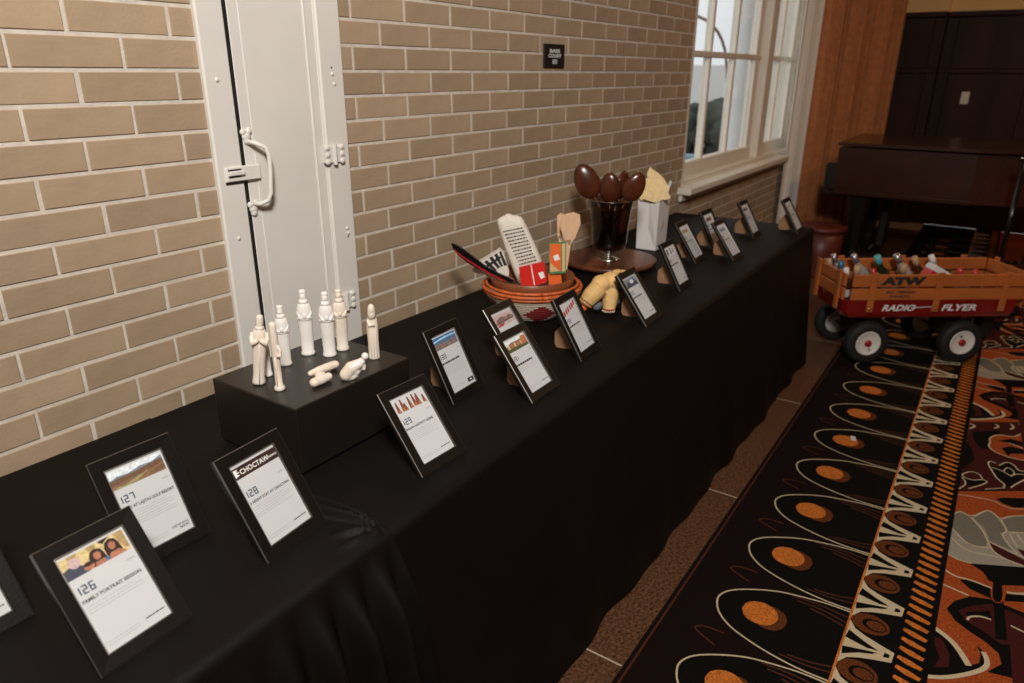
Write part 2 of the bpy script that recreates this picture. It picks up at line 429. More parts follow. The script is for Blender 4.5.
for x, wd in ((4.005, .05), (4.447, .018), (4.905, .018), (5.40, .05), (5.66, .05), (5.98, .018), (6.36, .05)):
    box('stile' if wd > .03 else 'muntin', (x - wd, x + wd, WY - .022, WY + .022, .97, WZ1 - .04), 'window_paint', win, .005)
for z in (1.575, 2.18):
    box('muntin', (W0 + .03, 5.46, WY - .03, WY + .022, z - .017, z + .017), 'window_paint', win, .005)
    box('muntin', (5.6, W1 - .03, WY - .03, WY + .022, z - .017, z + .017), 'window_paint', win, .005)
gm = glass('window_glass', (.95, .96, .96), .8); MATS['window_glass'] = gm
xs = [(4.05, 4.43), (4.465, 4.887), (4.923, 5.35), (5.71, 5.962), (5.998, 6.31)]
zs = [(.975, 1.558), (1.592, 2.163), (2.197, 2.71)]
for a, b in xs:
    for c, d in zs: box('pane', (a, b, WY - .002, WY + .002, c, d), 'window_glass', win)

# ------------------------------------------------------------------ outdoors
tag(box('street_ground', (2, 40, WALL + .35, 30, -.55, -.5), 'asphalt'), 'pale grey paved ground outside the window', 'ground')
mb = MB()
for i in range(70):
    v, f = ball_vf((random.uniform(11.6, 13.0), random.uniform(3.7, 4.6) + .0, random.uniform(-.35, .95)), random.uniform(.14, .28), 8, 6); mb.add(v, f, 'hedge_leaf')
tag(mb.build('hedge', None, True), 'dark green clipped hedge outside, seen through the lower window panes', 'hedge')
tag(box('house', (15, 18, 5.0, 7.4, -.5, 1.62), 'house_paint', None, .02), 'pale grey house wall far outside the window', 'house')
tag(box('low_wall', (9.6, 9.8, 2.7, 3.75, -.5, .42), 'blue_paint', None, .01), 'pale blue low wall outside at the foot of the panes', 'wall')
tag(lathe('porch_column', [(.13, -.5), (.13, -.38), (.10, -.36), (.095, 2.6), (.12, 2.65), (.12, 2.75)], 'house_paint', None, 20, (6.60, 2.03, 0)), 'round white porch column just outside the window', 'column')
arc = [on_y(px, py, 3.2) for px, py in ((690, 13), (697, 16), (706, 20), (712, 25), (718, 32), (722, 40), (725, 50), (727, 70), (727, 90))]
arc.append(Vector((arc[-1].x, 3.2, -.5)))
tag(tube('street_lamp', arc, .018, 'lamp_brown', None, 8), 'thin brown curved lamp arm outside behind the upper panes', 'street lamp')

# ------------------------------------------------------------------ curtains
def curtain(name, path, z0, z1, folds, amp, m, label, n=200):
    P = [Vector(p) for p in path]; seg = [(b - a).length for a, b in zip(P[:-1], P[1:])]; tot = sum(seg); v = []; f = []; nz = 8
    def at(t):
        d = t * tot
        for a, b, l in zip(P[:-1], P[1:], seg):
            if d <= l + 1e-9: return a + (b - a) * (d / l), (b - a).normalized()
            d -= l
        return P[-1], (P[-1] - P[-2]).normalized()
    for j in range(nz + 1):
        z = z0 + (z1 - z0) * j / nz
        for i in range(n + 1):
            t = i / n; p, d = at(t); nn = Vector((-d.y, d.x)); ph = 2 * PI * folds * (t + .012 * math.sin(9 * t * PI))
            a = amp * (1 - .25 * j / nz) * (math.sin(ph) + .3 * math.sin(2.3 * ph + 1)); p = p + nn * a; v.append((p.x, p.y, z))
    for j in range(nz):
        for i in range(n): b = j * (n + 1) + i; f.append((b, b + 1, b + n + 2, b + n + 1))
    o = obj(name, v, f, m, None, True); s_ = o.modifiers.new('thick', 'SOLIDIFY'); s_.thickness = .004
    return tag(o, label, 'curtain')
curtain('sheer_curtain', [(5.98, 1.435), (6.44, 1.425)], .02, 3.05, 4, .016, 'sheer_white', 'white sheer curtain hanging at the far side of the window')
arcp = [(6.50, 1.425), (6.95, 1.37), (7.54, .985)]
curtain('drape', arcp, .02, 3.05, 12, .042, 'curtain_brown', 'orange-brown pleated drape hanging between the window and panelled wall', 420)

# ================================================================== CARPET
LAY = [0.0]
cp = MB()
CZ = .0005
def lay(): LAY[0] += 1; return CZ + LAY[0] * .000025
def poly(pts, m, z=None, mbx=None):
    z = lay() if z is None else z
    (mbx or cp).add([(p[0], p[1], z) for p in pts], [tuple(range(len(pts)))], m)
def stroke(pts, wd, m, z=None):
    z = lay() if z is None else z
    P = [Vector((p[0], p[1])) for p in pts]
    # smooth by Chaikin
    for _ in range(2):
        Q = [P[0]]
        for a, b in zip(P[:-1], P[1:]): Q += [a * .75 + b * .25, a * .25 + b * .75]
        Q.append(P[-1]); P = Q
    L_ = []; R_ = []
    for i, p in enumerate(P):
        t = (P[min(i + 1, len(P) - 1)] - P[max(i - 1, 0)]); t = t.normalized() if t.length > 1e-9 else Vector((1, 0)); nn = Vector((-t.y, t.x)) * wd / 2
        L_.append(p + nn); R_.append(p - nn)
    n = len(P); cp.add([(p.x, p.y, z) for p in L_ + R_], [(i, i + 1, n + i + 1, n + i) for i in range(n - 1)], m)
def ell(cx, cy, a, b, n=20, wob=0): return [(cx + a * math.cos(2 * PI * i / n) * (1 + wob * math.sin(5 * i)), cy + b * math.sin(2 * PI * i / n) * (1 + wob * math.cos(3 * i))) for i in range(n)]
X0, X1 = XB + .02, XF - .031
cp.add(boxv(X0, X1, YR, .570, -.006, CZ), BOXF, 'carpet_dark')
stroke([(X0, .556), (X1, .556)], .006, 'carpet_brown')
# field
poly([(X0, YR), (X1, YR), (X1, -.098), (X0, -.098)], 'carpet_rust')
PER = 1.79
def G(o, k): return lambda a, b: tuple(on_z(o[0] + a / k, o[1] + b / k, 0)[:2])
g3, g4, g6 = G((920, 480), 6.83), G((920, 580), 6.63), G((945, 420), 8.53)
FIELD = []
def FP_(g, m, pts): FIELD.append(('p', m, [g(*q) for q in pts], 0))
def FS_(g, wd, pts, m='carpet_cream'): FIELD.append(('s', m, [g(*q) for q in pts], wd))
# lotus field
FP_(g6, 'carpet_maroon', [(215, 15), (1300, 30), (1300, 600), (110, 605)])
FP_(g6, 'carpet_black', [(240, 100), (480, 90), (370, 200), (370, 250), (300, 240), (240, 160)])
FP_(g6, 'carpet_black', [(190, 180), (240, 280), (250, 340), (165, 410), (130, 420)])
FP_(g6, 'carpet_rust', [(375, 165), (420, 130), (500, 130), (590, 145), (640, 120), (1000, 100), (1000, 360), (640, 340), (520, 310), (420, 270), (365, 220), (385, 190)])
FP_(g6, 'carpet_black', [(480, 240), (560, 225), (660, 250), (700, 290), (560, 290), (540, 310)])
FP_(g6, 'carpet_black', [(450, 180), (560, 160), (700, 200), (700, 240), (560, 200)])
FS_(g6, .006, [(700, 345), (640, 342), (520, 312), (420, 272), (363, 220), (390, 190), (373, 163), (420, 130), (500, 130), (590, 147), (640, 120), (700, 112)])
FS_(g6, .005, [(540, 195), (600, 215), (700, 260)])
FP_(g6, 'carpet_black', [(365, 365), (450, 410), (480, 370), (530, 355), (600, 400), (625, 440), (674, 440), (665, 500), (600, 540), (560, 575), (515, 575), (500, 540), (430, 490), (400, 430)])
FS_(g6, .006, [(500, 578), (512, 550), (440, 500), (405, 440), (362, 372), (385, 348), (435, 372)])
FS_(g6, .006, [(462, 388), (530, 355), (590, 385), (630, 437), (690, 440)])
FS_(g6, .005, [(400, 405), (500, 440), (560, 482), (610, 460), (690, 470)])
FS_(g6, .005, [(500, 440), (512, 418), (540, 403), (602, 450), (560, 482)])
FS_(g6, .006, [(560, 578), (610, 545), (690, 505)])
FP_(g6, 'carpet_black', [(150, 490), (230, 515), (320, 505), (360, 530), (250, 560), (190, 560)])
FS_(g6, .005, [(320, 505), (300, 468), (240, 440), (180, 447), (132, 475), (230, 517), (322, 507), (370, 530), (300, 560), (198, 587)])
FS_(g6, .005, [(145, 488), (188, 545), (112, 592)])
FS_(g6, .004, [(340, 592), (510, 580)])
FS_(g6, .006, [(110, 606), (1300, 600)], 'carpet_black')
FS_(g6, .009, [(212, 32), (265, 52), (212, 75)]); FS_(g6, .008, [(430, 38), (465, 58), (420, 72)]); FS_(g6, .008, [(560, 35), (592, 65), (558, 82)])
FS_(g6, .008, [(700, 15), (620, 30), (680, 60)])
# shell flower
FP_(g3, 'carpet_black', [(520, 130), (560, 122), (1000, 135), (1000, 190), (640, 190), (560, 160)])
FS_(g3, .004, [(262, 100), (380, 118), (500, 142), (560, 175), (620, 198), (720, 202), (1000, 200)])
FP_(g3, 'carpet_black', [(330, 565), (710, 595), (1000, 605), (1000, 690), (850, 730), (560, 720), (470, 690), (430, 630)])
FP_(g3, 'carpet_light_grey', [(228, 238), (275, 210), (350, 258), (455, 205), (500, 222), (548, 268), (600, 250), (710, 245), (1000, 250), (1000, 612), (710, 598), (350, 572), (250, 545), (188, 505), (215, 330)])
FP_(g3, 'carpet_grey', [(232, 238), (275, 217), (350, 264), (430, 350), (460, 430), (440, 460), (340, 450), (218, 327)])
FP_(g3, 'carpet_grey', [(365, 264), (455, 212), (500, 235), (560, 300), (595, 355), (545, 365), (600, 440), (650, 490), (480, 420), (440, 330)])
FP_(g3, 'carpet_grey', [(560, 277), (640, 252), (710, 250), (1000, 255), (1000, 360), (710, 360), (605, 350)])
FP_(g3, 'carpet_maroon', [(468, 425), (520, 450), (600, 490), (710, 545), (1000, 640), (1000, 660), (710, 585), (600, 545), (510, 495)])
FP_(g3, 'carpet_maroon', [(660, 468), (710, 485), (1000, 560), (1000, 575), (710, 530)])
for p in ([(228, 238), (275, 210), (350, 258), (455, 205), (500, 225), (548, 270), (600, 250), (710, 246), (1000, 250)], [(350, 260), (430, 345), (465, 430), (500, 490), (560, 530)],
          [(548, 270), (600, 355), (552, 370), (600, 440), (665, 510)], [(218, 330), (330, 450), (480, 465)], [(203, 385), (310, 490), (540, 525), (700, 590)], [(605, 362), (710, 362), (1000, 365)],
          [(612, 375), (665, 460)], [(660, 370), (712, 440)], [(468, 422), (600, 488), (1000, 635)], [(190, 505), (250, 545), (350, 572)]): FS_(g3, .005, p)
# swirl
FP_(g4, 'carpet_black', [(175, 190), (230, 140), (330, 112), (470, 130), (690, 222), (1000, 340), (1000, 800), (690, 800), (640, 660), (445, 612), (540, 560), (520, 490), (430, 410), (330, 345), (230, 270)])
FP_(g4, 'carpet_maroon', [(255, 205), (350, 172), (480, 160), (690, 250), (1000, 380), (1000, 760), (690, 720), (640, 560), (600, 480), (520, 415), (400, 330), (300, 270)])
FP_(g4, 'carpet_black', [(300, 215), (460, 205), (480, 262), (400, 245), (320, 262)])
FP_(g4, 'carpet_black', [(500, 430), (640, 430), (650, 560), (600, 630), (480, 615), (545, 560)])
FP_(g4, 'carpet_black', [(260, 0), (330, 0), (475, 62), (475, 128), (330, 62)])
FP_(g4, 'carpet_black', [(570, 95), (690, 105), (1000, 110), (1000, 165), (690, 150), (560, 142)])
FP_(g4, 'carpet_black', [(485, -40), (535, -40), (552, 150), (560, 200), (577, 405), (500, 395), (490, 200), (478, 140)])
FS_(g4, .004, [(470, 60), (478, 145), (545, 160), (556, 70)], 'carpet_rust')
FS_(g4, .007, [(313, 268), (325, 245), (400, 242), (472, 266)]); FS_(g4, .006, [(600, 305), (690, 350), (900, 440)])
FS_(g4, .007, [(138, 25), (230, 65), (320, 106)]); FS_(g4, .007, [(150, -75), (230, -20), (330, 0), (475, 58)]); FS_(g4, .009, [(575, 85), (640, 95), (900, 95)])
FP_(g4, 'carpet_black', [(84, 320), (220, 430), (320, 578), (372, 430), (410, 470), (430, 560), (400, 612), (250, 648), (20, 640), (70, 400)])
FP_(g4, 'carpet_rust', [(322, 570), (372, 425), (400, 500), (390, 555)])
FP_(g4, 'carpet_maroon', [(82, 370), (150, 400), (195, 500), (190, 580), (90, 580), (130, 520), (100, 440)])
FS_(g4, .016, [(82, 312), (160, 365), (230, 430), (280, 500), (322, 572)])
FS_(g4, .013, [(18, 640), (150, 652), (280, 636), (400, 605), (448, 570), (440, 520), (418, 480)])
base = LAY[0]
for mir in (0, 1):
    top = base
    for i in (-2, -1, 0, 1, 2):
        LAY[0] = base + mir * 75
        for kind, m, pts, wd in FIELD:
            q = [(x + i * PER, (-.86 - y) if mir else y) for x, y in pts]
            if max(x for x, y in q) < X0 or min(x for x, y in q) > X1: lay(); continue
            q = [(min(max(x, X0), X1), y) for x, y in q]
            (poly(q, m) if kind == 'p' else stroke(q, wd, m))
LAY[0] = base + 152
# border band over the field edge
poly([(X0, -.104), (X1, -.104), (X1, .104), (X0, .104)], 'carpet_black')
stroke([(X0, .106), (X1, .106)], .007, 'carpet_orange')
zA, zB, zC, zD, zE = [lay() for _ in range(5)]
k = -25
while True:
    T = 2.019 + .2085 * k; k += 1
    if T > X1 - .2: break
    if T < X0 + .2: continue
    C = [(T - .098, .103), (T - .066, .085), (T - .048, .055), (T - .034, .02), (T - .021, -.018), (T + .021, -.020), (T + .034, .02), (T + .046, .055), (T + .062, .085), (T + .092, .103)]
    poly(C, 'carpet_cream', zA)
    poly([(T - .060, .099), (T - .028, .103), (T - .010, .045), (T - .004, .02), (T - .016, .03), (T - .030, .06)], 'carpet_black', zB)
    poly([(T + .012, .103), (T + .048, .099), (T + .024, .058), (T + .006, .018), (T + .000, .045)], 'carpet_black', zB)
    poly([(T - .010, .004), (T + .010, .002), (T + .007, -.011), (T - .007, -.010)], 'carpet_black', zB)
    c = T + .104
    poly(ell(c, .052, .043, .050, 18, .02), 'carpet_dim_orange', zC); poly(ell(c, .042, .026, .032, 14, .02), 'carpet_black', zD); poly(ell(c, .038, .020, .025, 12), 'carpet_dim_orange', zE)
x = X0 + .05
while x < X1 - .05:
    poly([(x + .006, -.027), (x + .019, -.030), (x + .013, -.060), (x + .001, -.090), (x - .012, -.086), (x - .007, -.052)], 'carpet_orange', zC); x += .0405
# petals
UP = [(2.386, .447), (2.417, .451), (2.456, .433), (2.493, .387), (2.535, .311), (2.55, .245), (2.563, .173), (2.563, .109)]
LO = [(2.347, .429), (2.31, .388), (2.289, .338), (2.273, .284), (2.262, .225), (2.257, .17), (2.259, .109)]
PZ = [lay() for _ in range(6)]
for k in range(-15, 18):
    dx = .3144 * k; s = lambda P: [(a + dx, b) for a, b in P]
    if 2.2 + dx < X0 or 2.6 + dx > X1: continue
    out = s(LO[::-1] + UP)
    poly(out, 'carpet_black', PZ[0]); stroke(out, .0052, 'carpet_cream', PZ[2])
    for q in ([(2.538, .27), (2.545, .19), (2.535, .112)], [(2.525, .25), (2.528, .18), (2.51, .112)], [(2.282, .24), (2.280, .17), (2.292, .112)], [(2.292, .22), (2.297, .16), (2.315, .112)], [(2.512, .21), (2.505, .16), (2.49, .112)]):
        stroke(s(q), .0055, 'carpet_brown', PZ[1])
    stroke(s([(2.213, .393), (2.231, .435), (2.246, .468), (2.27, .446), (2.272, .386)]), .006, 'carpet_brown', PZ[1])
    poly(s(ell(2.406, .298, .052, .047, 22, .03)), 'carpet_dim_orange', PZ[3]); poly(s(ell(2.41, .326, .049, .050, 22, .02)), 'carpet_orange', PZ[4])
carpet = cp.build('carpet')
tag(carpet, 'dark patterned carpet with orange ovals, cream petals and rust floral field', 'carpet')
ps = on_z(853, 438.5, .006)
sc = obj('white_patch', *prism_vf([(-.02, -.010), (.019, -.012), (.021, .009), (-.017, .011)], .002), 'paper'); sc.location = (ps.x, ps.y, .0055); sc.rotation_euler = (0, 0, .3)  # thin white patch lying on the carpet
tag(sc, 'small flat white patch lying on an orange oval of the carpet', 'paper')

# ================================================================== TABLES AND CLOTHS
TF, TB = .738, 1.478     # front and back edges
def cloth(name, xa, xb, z, label, end_skirt, ridges=None, n_x=260, seam=False):
    prof = []   # (y, z, drop 0..1)
    NT = 110 if seam else 34
    for i in range(NT): t = i / (NT - 1); prof.append((TB + (TF + .018 - TB) * t, z, 0))
    for a in (20, 45, 70, 90): prof.append((TF + .018 - .018 * math.sin(math.radians(a)), z - .018 * (1 - math.cos(math.radians(a))), 0))
    for i in range(1, 25): t = i / 24; prof.append((TF, z - .018 + (.008 - z + .018) * t, t))
    v = []; f = []; np_ = len(prof)
    for i in range(n_x + 1):
        x = xa + (xb - xa) * i / n_x
        for (y, zz, t) in prof:
            X, Y, Z = x, y, zz
            if t == 0:
                Z += .0012 * math.sin(7 * x + 5 * y) * math.sin(11 * y - 3 * x) - (.0016 * math.exp(-((math.sin(6 * x - 9 * y + 2 * math.sin(3 * x)) - 1) / .05) ** 2) if seam else 0)
                if ridges: Z += ridges(x, y)
            else:
                wv = math.sin(x * 15 + .8 * math.sin(5 * x)) * .5 + .35 * math.sin(x * 27 + 1) + .25 * math.sin(x * 6.1 + 2)
                Y -= t ** 1.1 * (.058 + .012 * wv) if not seam else t ** .8 * (.06 + .014 * wv)
                if seam and x > xb - .34:
                    q = min(1, (x - (xb - .34)) / .2); Y -= q * min(1, t * 7) * .026 * (1 + math.sin((x - xb) * 95 + 1.5 * t)) + q * t * .02
                    X += t * .035 * q
                if end_skirt and x > xb - .2: X += t * .02 * ((x - xb + .2) / .2)
            v.append((X, Y, Z))
    for i in range(n_x):
        for j in range(np_ - 1): b = i * np_ + j; f.append((b, b + 1, b + np_ + 1, b + np_))
    if end_skirt:     # hanging end: extrude the border column outward and down
        last = n_x * np_; cols = 12
        base_pts = [v[last + j] for j in range(NT + 4)]
        idx = [[last + j for j in range(NT + 4)]]
        for c in range(1, cols + 1):
            t = c / cols; row = []
            for j, (x, y, zz) in enumerate(base_pts):
                wv = .012 * t * math.sin(y * 26)
                row.append(len(v)); v.append((xb + .012 * min(1, t * 4) + .02 * t + wv, y - (.05 * t if j > NT - 1 else 0), zz + (.01 - zz) * t))
            idx.append(row)
        for c in range(cols):
            for j in range(NT + 3): f.append((idx[c][j], idx[c][j + 1], idx[c + 1][j + 1], idx[c + 1][j]))
    o = obj(name, v, f, 'black_cloth', None, True)
    return tag(o, label, 'tablecloth', 'black tablecloths along the wall')
AP = Vector((.735, .75))
def ridges(x, y):
    d = Vector((x, y)) - AP; r = d.length
    if r > .42 or r < 1e-4: return 0
    ang = math.atan2(d.y, -d.x); s = 0
    for a0, wd, amp, ln in ((.25, .10, .016, .10), (.70, .10, .017, .10), (1.28, .055, .020, .24), (1.47, .05, .018, .28)):
        s += amp * math.exp(-((ang - a0) / wd) ** 2) * math.sin(PI * min(1, r / ln) ** .7) if r < ln else 0
    return s
cloth('tablecloth', -1.05, .735, TZ, 'black tablecloth with bunched folds at its corner, under cards 126 to 128', False, ridges, 620, True)
cloth('tablecloth', .66, 3.835, TZ - .003, 'long black tablecloth running from the bunched seam to the wagon', True, None, 420)
def table(x0, x1, label):
    t = thing('folding_table', label, 'table', ((x0 + x1) / 2, 1.11, 0), 0, 'folding tables under the cloths'); L_ = (x1 - x0) / 2
    box('tabletop', (-L_, L_, -.35, .35, .70, .732), 'easel_board', t, .005)
    for sx in (-1, 1):
        for sy in (-1, 1): tube('leg', [(sx * (L_ - .2), sy * .28, 0), (sx * (L_ - .2), sy * .28, .70)], .014, 'dark_metal', t)
table(-1.0, .70, 'folding table hidden under the near black cloth'); table(.74, 2.24, 'folding table hidden under the middle of the long black cloth'); table(2.27, 3.77, 'folding table hidden under the far end of the long black cloth')

# ================================================================== NATIVITY BOX AND FIGURES
BZ = TZ + .14
box_o = box('display_box', (.767, 1.083, 1.005, 1.262, TZ + .001, BZ), 'black_box', None, .003, 2)
tag(box_o, 'low black box standing on the table under the white nativity figures', 'box')
def figurine(px, py, h, label, kind, rz):
    p = on_z(px, py, BZ); s = h / .15
    t = thing('figurine', label, 'figurine', (p.x, p.y, BZ), rz, 'white nativity figures on the black box'); t.scale = (s * .86, s * .86, s)
    if kind == 'robe': t.rotation_euler = Matrix.Rotation(math.radians(7), 3, Vector((p.x, p.y, 0)).normalized()).to_euler(); t.rotation_euler.rotate_axis('Z', rz); t.location.z += .0015
    m = 'porcelain' if kind in ('robe', 'stick', 'lady', 'wash') else 'porcelain_white'
    if kind in ('king', 'wash'):
        lathe('robe', [(.0170, 0), (.0180, .003), (.0175, .007), (.0155, .010), (.0165, .04), (.0185, .078), (.0190, .088), (.0195, .100), (.0180, .112), (.0125, .120), (.0085, .124)], m, t, 20, sx=1, sy=.8)
        lathe('belt', [(.0180, .082), (.0205, .084), (.0205, .088), (.0185, .090)], m, t, 20, sx=1, sy=.85)
        for sx in (-1, 1): tube('arm', [(sx * .0135, -.002, .110), (sx * .016, -.006, .098), (sx * .011, -.013, .089), (sx * .002, -.0155, .090)], [.003, .004, .004, .0035], m, t)
        v, f = ball_vf((0, -.0165, .093), (.006, .004, .0065)); obj('hands', v, f, m, t, True)
        lathe('scarf', [(.0105, .119), (.0125, .121), (.0118, .126), (.0092, .129)], m, t, 16)
        lathe('head', [(.0075, .124), (.0085, .129), (.0092, .135), (.0088, .140), (.0078, .1425)], m, t, 16, sy=1.05)
        lathe('cap', [(.0082, .1415), (.0088, .143), (.0088, .147), (.0072, .1495), (.002, .1505)], m, t, 16)
        v, f = ball_vf((0, -.0095, .1345), (.0018, .0022, .003), 8, 6); obj('nose', v, f, m, t, True)
    elif kind == 'robe':
        lathe('robe', [(.0135, 0), (.0150, .003), (.0145, .008), (.0128, .02), (.0135, .05), (.0155, .085), (.0165, .105), (.0140, .117), (.0085, .123)], m, t, 18, sx=1.05, sy=.85)
        for sx in (-1, 1): tube('sleeve', [(sx * .014, 0, .112), (sx * .019, -.003, .098), (sx * .014, -.012, .092), (sx * .003, -.016, .100)], [.0055, .0065, .007, .005], m, t)
        lathe('head', [(.0075, .120), (.0085, .127), (.009, .134), (.0085, .140), (.0085, .144), (.007, .149), (.002, .1505)], m, t, 16)
        lathe('collar', [(.009, .118), (.0115, .120), (.0105, .125), (.008, .127)], m, t, 16)
        tube('robe_edge', [(.002, -.0125, .002), (.0015, -.0125, .05), (.001, -.0140, .09)], .0014, m, t)
    elif kind == 'stick':
        lathe('robe', [(.0125, 0), (.0135, .003), (.0125, .008), (.0085, .012), (.0085, .05), (.0095, .09), (.0092, .12), (.0088, .142), (.0075, .1485), (.002, .1505)], m, t, 16)
        tube('arm', [(.006, -.006, .10), (.011, -.008, .088), (.010, -.011, .078), (.003, -.012, .080)], .0042, m, t)
        tube('fold', [(-.004, -.0085, .01), (-.003, -.0085, .075)], .0012, m, t)
    elif kind == 'child':
        lathe('robe', [(.0155, 0), (.0170, .005), (.0155, .012), (.0125, .016), (.0130, .06), (.0150, .095), (.0125, .112), (.009, .118)], m, t, 16)
        lathe('head', [(.009, .115), (.012, .124), (.0125, .134), (.0105, .144), (.005, .150), (.001, .1505)], m, t, 16)
    elif kind == 'lady':
        lathe('robe', [(.0165, 0), (.0178, .004), (.0170, .010), (.0165, .05), (.0175, .08), (.0160, .105), (.0120, .118), (.009, .124)], m, t, 18, sx=1, sy=.75)
        lathe('veil', [(.0125, .112), (.0118, .125), (.0112, .136), (.009, .145), (.004, .1500), (.001, .1505)], m, t, 16)
        v, f = ball_vf((0, -.009, .136), (.0065, .004, .009)); obj('face', v, f, m, t, True)
        for q in (-.008, 0, .008): tube('fold', [(q, -.0128, .006), (q * .8, -.013, .085)], .0011, m, t)
        tube('arm', [(-.013, -.004, .108), (-.010, -.013, .096), (.006, -.014, .098)], .0045, m, t)
RZF = -.7
figurine(259, 384, .145, 'white robed figurine with folded sleeves, leftmost on the black box', 'robe', RZF)
figurine(269, 375.5, .088, 'short white figurine half hidden behind the slim leaning one', 'child', RZF)
figurine(280, 389.5, .142, 'slim stick-like white figurine nearest the left front corner of the box', 'stick', RZF)
figurine(286, 364.5, .134, 'white capped figurine behind the slim stick-like one', 'king', RZF)
figurine(308.5, 354, .15, 'white capped figurine with belt standing alone at the back of the box', 'king', RZF)
figurine(330, 355.5, .148, 'white belted figurine in front of the blushed one, middle of the box', 'king', RZF)
figurine(343, 349.5, .143, 'blush-tinted capped figurine partly hidden behind the middle white one', 'wash', RZF)
figurine(374.5, 358.2, .125, 'veiled white lady figurine at the right edge of the box', 'lady', RZF)
NG = 'white nativity figures on the black box'
p = on_z(323, 380, BZ); t = thing('figurine', 'white lying lamb figurine at the front middle of the box', 'figurine', (p.x, p.y, BZ), 0, NG)
W = lambda px, py, z: on_z(px, py, BZ + z) - Vector((p.x, p.y, BZ))
u0, u1 = W(310.5, 373.5, .009), W(335, 364.5, .011); c0, c1 = W(314.5, 382.5, .010), W(328.5, 376.5, .010)
blob('body', [tube_vf([u0, u0.lerp(u1, .3), u0.lerp(u1, .65), u1], [.0060, .0085, .0095, .0085], 12), ball_vf(u1, (.0095, .0095, .0085)), ball_vf(u0, .0062), tube_vf([c0, c0.lerp(c1, .5), c1], [.0095, .0105, .0085], 12), ball_vf(c0, (.0105, .0105, .0095)),
              ball_vf(c1, .0085), ball_vf(u0.lerp(c1, .55), (.012, .012, .008)), ball_vf(W(334, 367.5, .004), (.006, .006, .005))], 'porcelain', t, .0017)
p = on_z(351, 379, BZ); t = thing('figurine', 'white kneeling figurine bent forward beside the veiled lady', 'figurine', (p.x, p.y, BZ), 0, NG)
W = lambda px, py: near(px, py, p) - Vector((p.x, p.y, BZ))
k0, k1, k2, k3 = W(346, 374.5), W(351.5, 367.5), W(360, 363), W(363.5, 359.5)
blob('body', [tube_vf([k0, k1, k2, k3], [.0135, .0140, .0100, .0065], 12), ball_vf(k0, .0135), tube_vf([W(345.5, 378.5), W(352, 376), W(357, 373.5)], [.0075, .0095, .0080], 12), tube_vf([W(361, 363), W(364, 366), W(363.5, 370)], [.0055, .0050, .0045], 10),
              ball_vf(W(356, 371), (.010, .010, .010))], 'porcelain', t, .0017)
v, f = ball_vf(W(365, 356.2), (.0075, .0075, .0080)); obj('head', v, f, 'porcelain_white', t, True)

